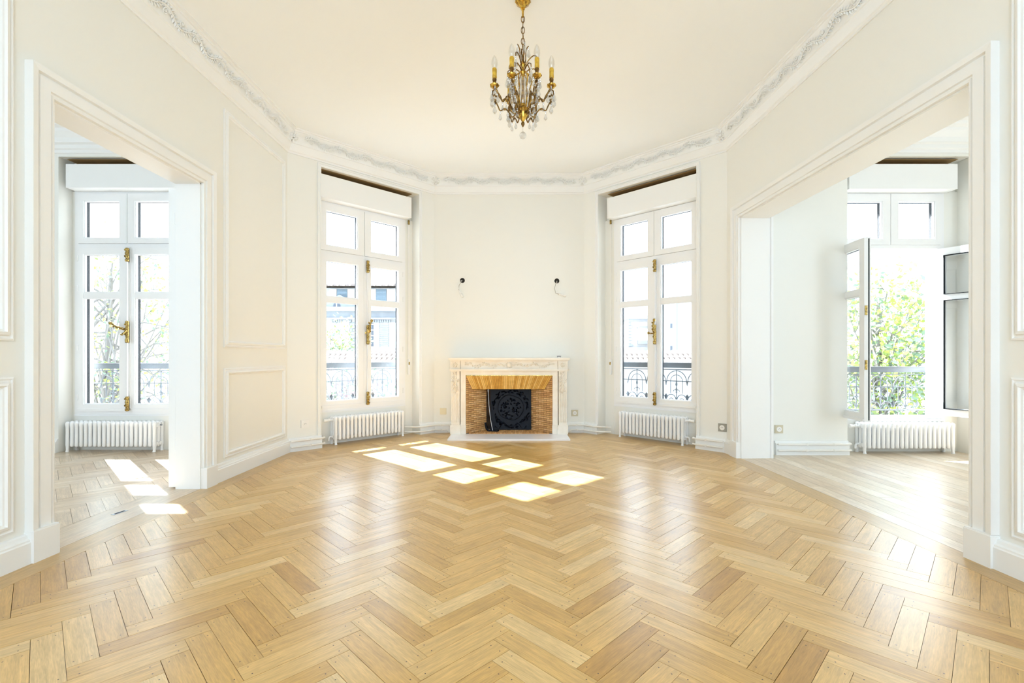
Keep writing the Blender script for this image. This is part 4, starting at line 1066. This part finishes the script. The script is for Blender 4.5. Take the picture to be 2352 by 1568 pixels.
for yy_ in (742, 793):
    wn = hp('small_window', hc, 1538, yy_, 1545, yy_+13, .02, 0, M_STONED, 22.5, B3); hp('pane', wn, 1539.5, yy_+1.5, 1543.5, yy_+11, .04, 0, M_PANE, 22.5, B3)
# garden wall with a tiled coping
gw = tag(empty('garden_wall', T((0,15,GZ))), 'long pale garden wall with a sloping clay tile coping', 'wall')
obj('masonry', MB().box(-10,0,0,12,.5,5.35), M_STONE, gw)
obj('coping_slope', MB().hexa([(-10,-.35,5.33),(12,-.35,5.33),(12,.9,5.33),(-10,.9,5.33),(-10,-.30,5.38),(12,-.30,5.38),(12,.75,5.72),(-10,.75,5.72)]), M_TILE, gw)
ct = MB().tube([(0,0,0),(.0,.40,.13)], [.085,.065], 8).mesh('coping_tile', M_TILE, True)
for xs in ((-7.2,-3.0),(3.0,6.6)):
    x_ = xs[0]; j_ = 0
    while x_ < xs[1]:
        for r_ in range(3): place('coping_tile', ct, gw, T((x_+.06*r_, -.34+r_*.34, 5.40+r_*.112)))
        x_ += .165
# trees and shrubs
def tree(name, base, H, crown_c, crown_r, label, cat, nleaf, lsize, leafs, nbranch, seed, group=None, trunk_r=.14):
    root = tag(empty(name, T(base)), label, cat, group); q = random.Random(seed)
    m = MB(); cc = Vector(crown_c)
    m.tube([(0,0,0),(.1,.05,H*.4),(cc.x*.7,cc.y*.7,H*.8),(cc.x,cc.y,H)], [trunk_r,trunk_r*.8,trunk_r*.6,trunk_r*.3], 7)
    tips = []
    for i in range(nbranch):
        t = .3+.65*q.random(); st = Vector((cc.x*t*.8, cc.y*t*.8, H*t))
        d = Vector((q.gauss(0,1),q.gauss(0,1),q.gauss(.1,.8))).normalized()
        en = cc+Vector((d.x*crown_r[0],d.y*crown_r[1],d.z*crown_r[2]))*(.6+.4*q.random())
        md = (st+en)/2+Vector((q.gauss(0,.15),q.gauss(0,.15),.25))
        m.tube([st,md,en], [trunk_r*.30,trunk_r*.17,trunk_r*.06], 5); tips += [md.lerp(en, q.random()), en]
        for kk in range(2):
            e2 = en+Vector((q.gauss(0,.4),q.gauss(0,.4),q.gauss(.1,.4))); m.tube([md.lerp(en,.6),e2], [trunk_r*.10,trunk_r*.03], 4); tips.append(e2)
    obj('trunk', m, M_BARK, root)
    for li_, lm in enumerate(leafs):
        f = MB()
        for i in range(nleaf//len(leafs)):
            if q.random() < .75 and tips:
                c_ = q.choice(tips)+Vector((q.gauss(0,.28),q.gauss(0,.28),q.gauss(0,.28)))
            else:
                d = Vector((q.gauss(0,1),q.gauss(0,1),q.gauss(0,1))).normalized()*(q.random()**.4)
                c_ = cc+Vector((d.x*crown_r[0],d.y*crown_r[1],d.z*crown_r[2]))
            d = Vector((q.gauss(0,1),q.gauss(0,1),q.gauss(0,1))).normalized(); n_ = Vector((q.gauss(0,1),q.gauss(0,1),q.gauss(0,1))).normalized()
            t = d.cross(n_).normalized(); l_ = lsize*(.7+.6*q.random())
            f.add([c_-d*l_/2, c_+t*l_*.28, c_+d*l_/2, c_-t*l_*.28], [(0,1,2,3)])
        o = place('foliage', f.mesh('foliage', lm, recalc=False), root); o['kind'] = 'stuff'
LG, LY, LB, LP = M_LEAF
tree('garden_tree', (-7.6,19.5,GZ), 5.6, (0,0,4.8), (1.5,1.2,1.9), 'dense grey-green tree in front of the stone house', 'tree', 3600, .16, (LB,LG), 26, 1)
tree('plum_shrub', (-3.6,10.5,GZ), 4.6, (0,0,4.3), (1.6,1.0,1.0), 'purple-leaved shrub behind the railing beside the grey-green tree', 'shrub', 2600, .10, (LP,LB), 26, 2)
tree('plane_tree', (-12.6,14.5,GZ), 8.0, (0.3,0,6.3), (3.2,2.2,3.6), 'tall tree with bare twigs and sparse leaves outside the herringbone side room', 'tree', 3000, .15, (LG,LY,LB), 70, 3, trunk_r=.13)
tree('lime_tree', (9.6,12.5,GZ), 7.0, (0,0,5.5), (1.9,1.6,2.6), 'bright yellow-green leafy tree outside the open casement window', 'tree', 5200, .15, (LY,LG,LB), 46, 4)
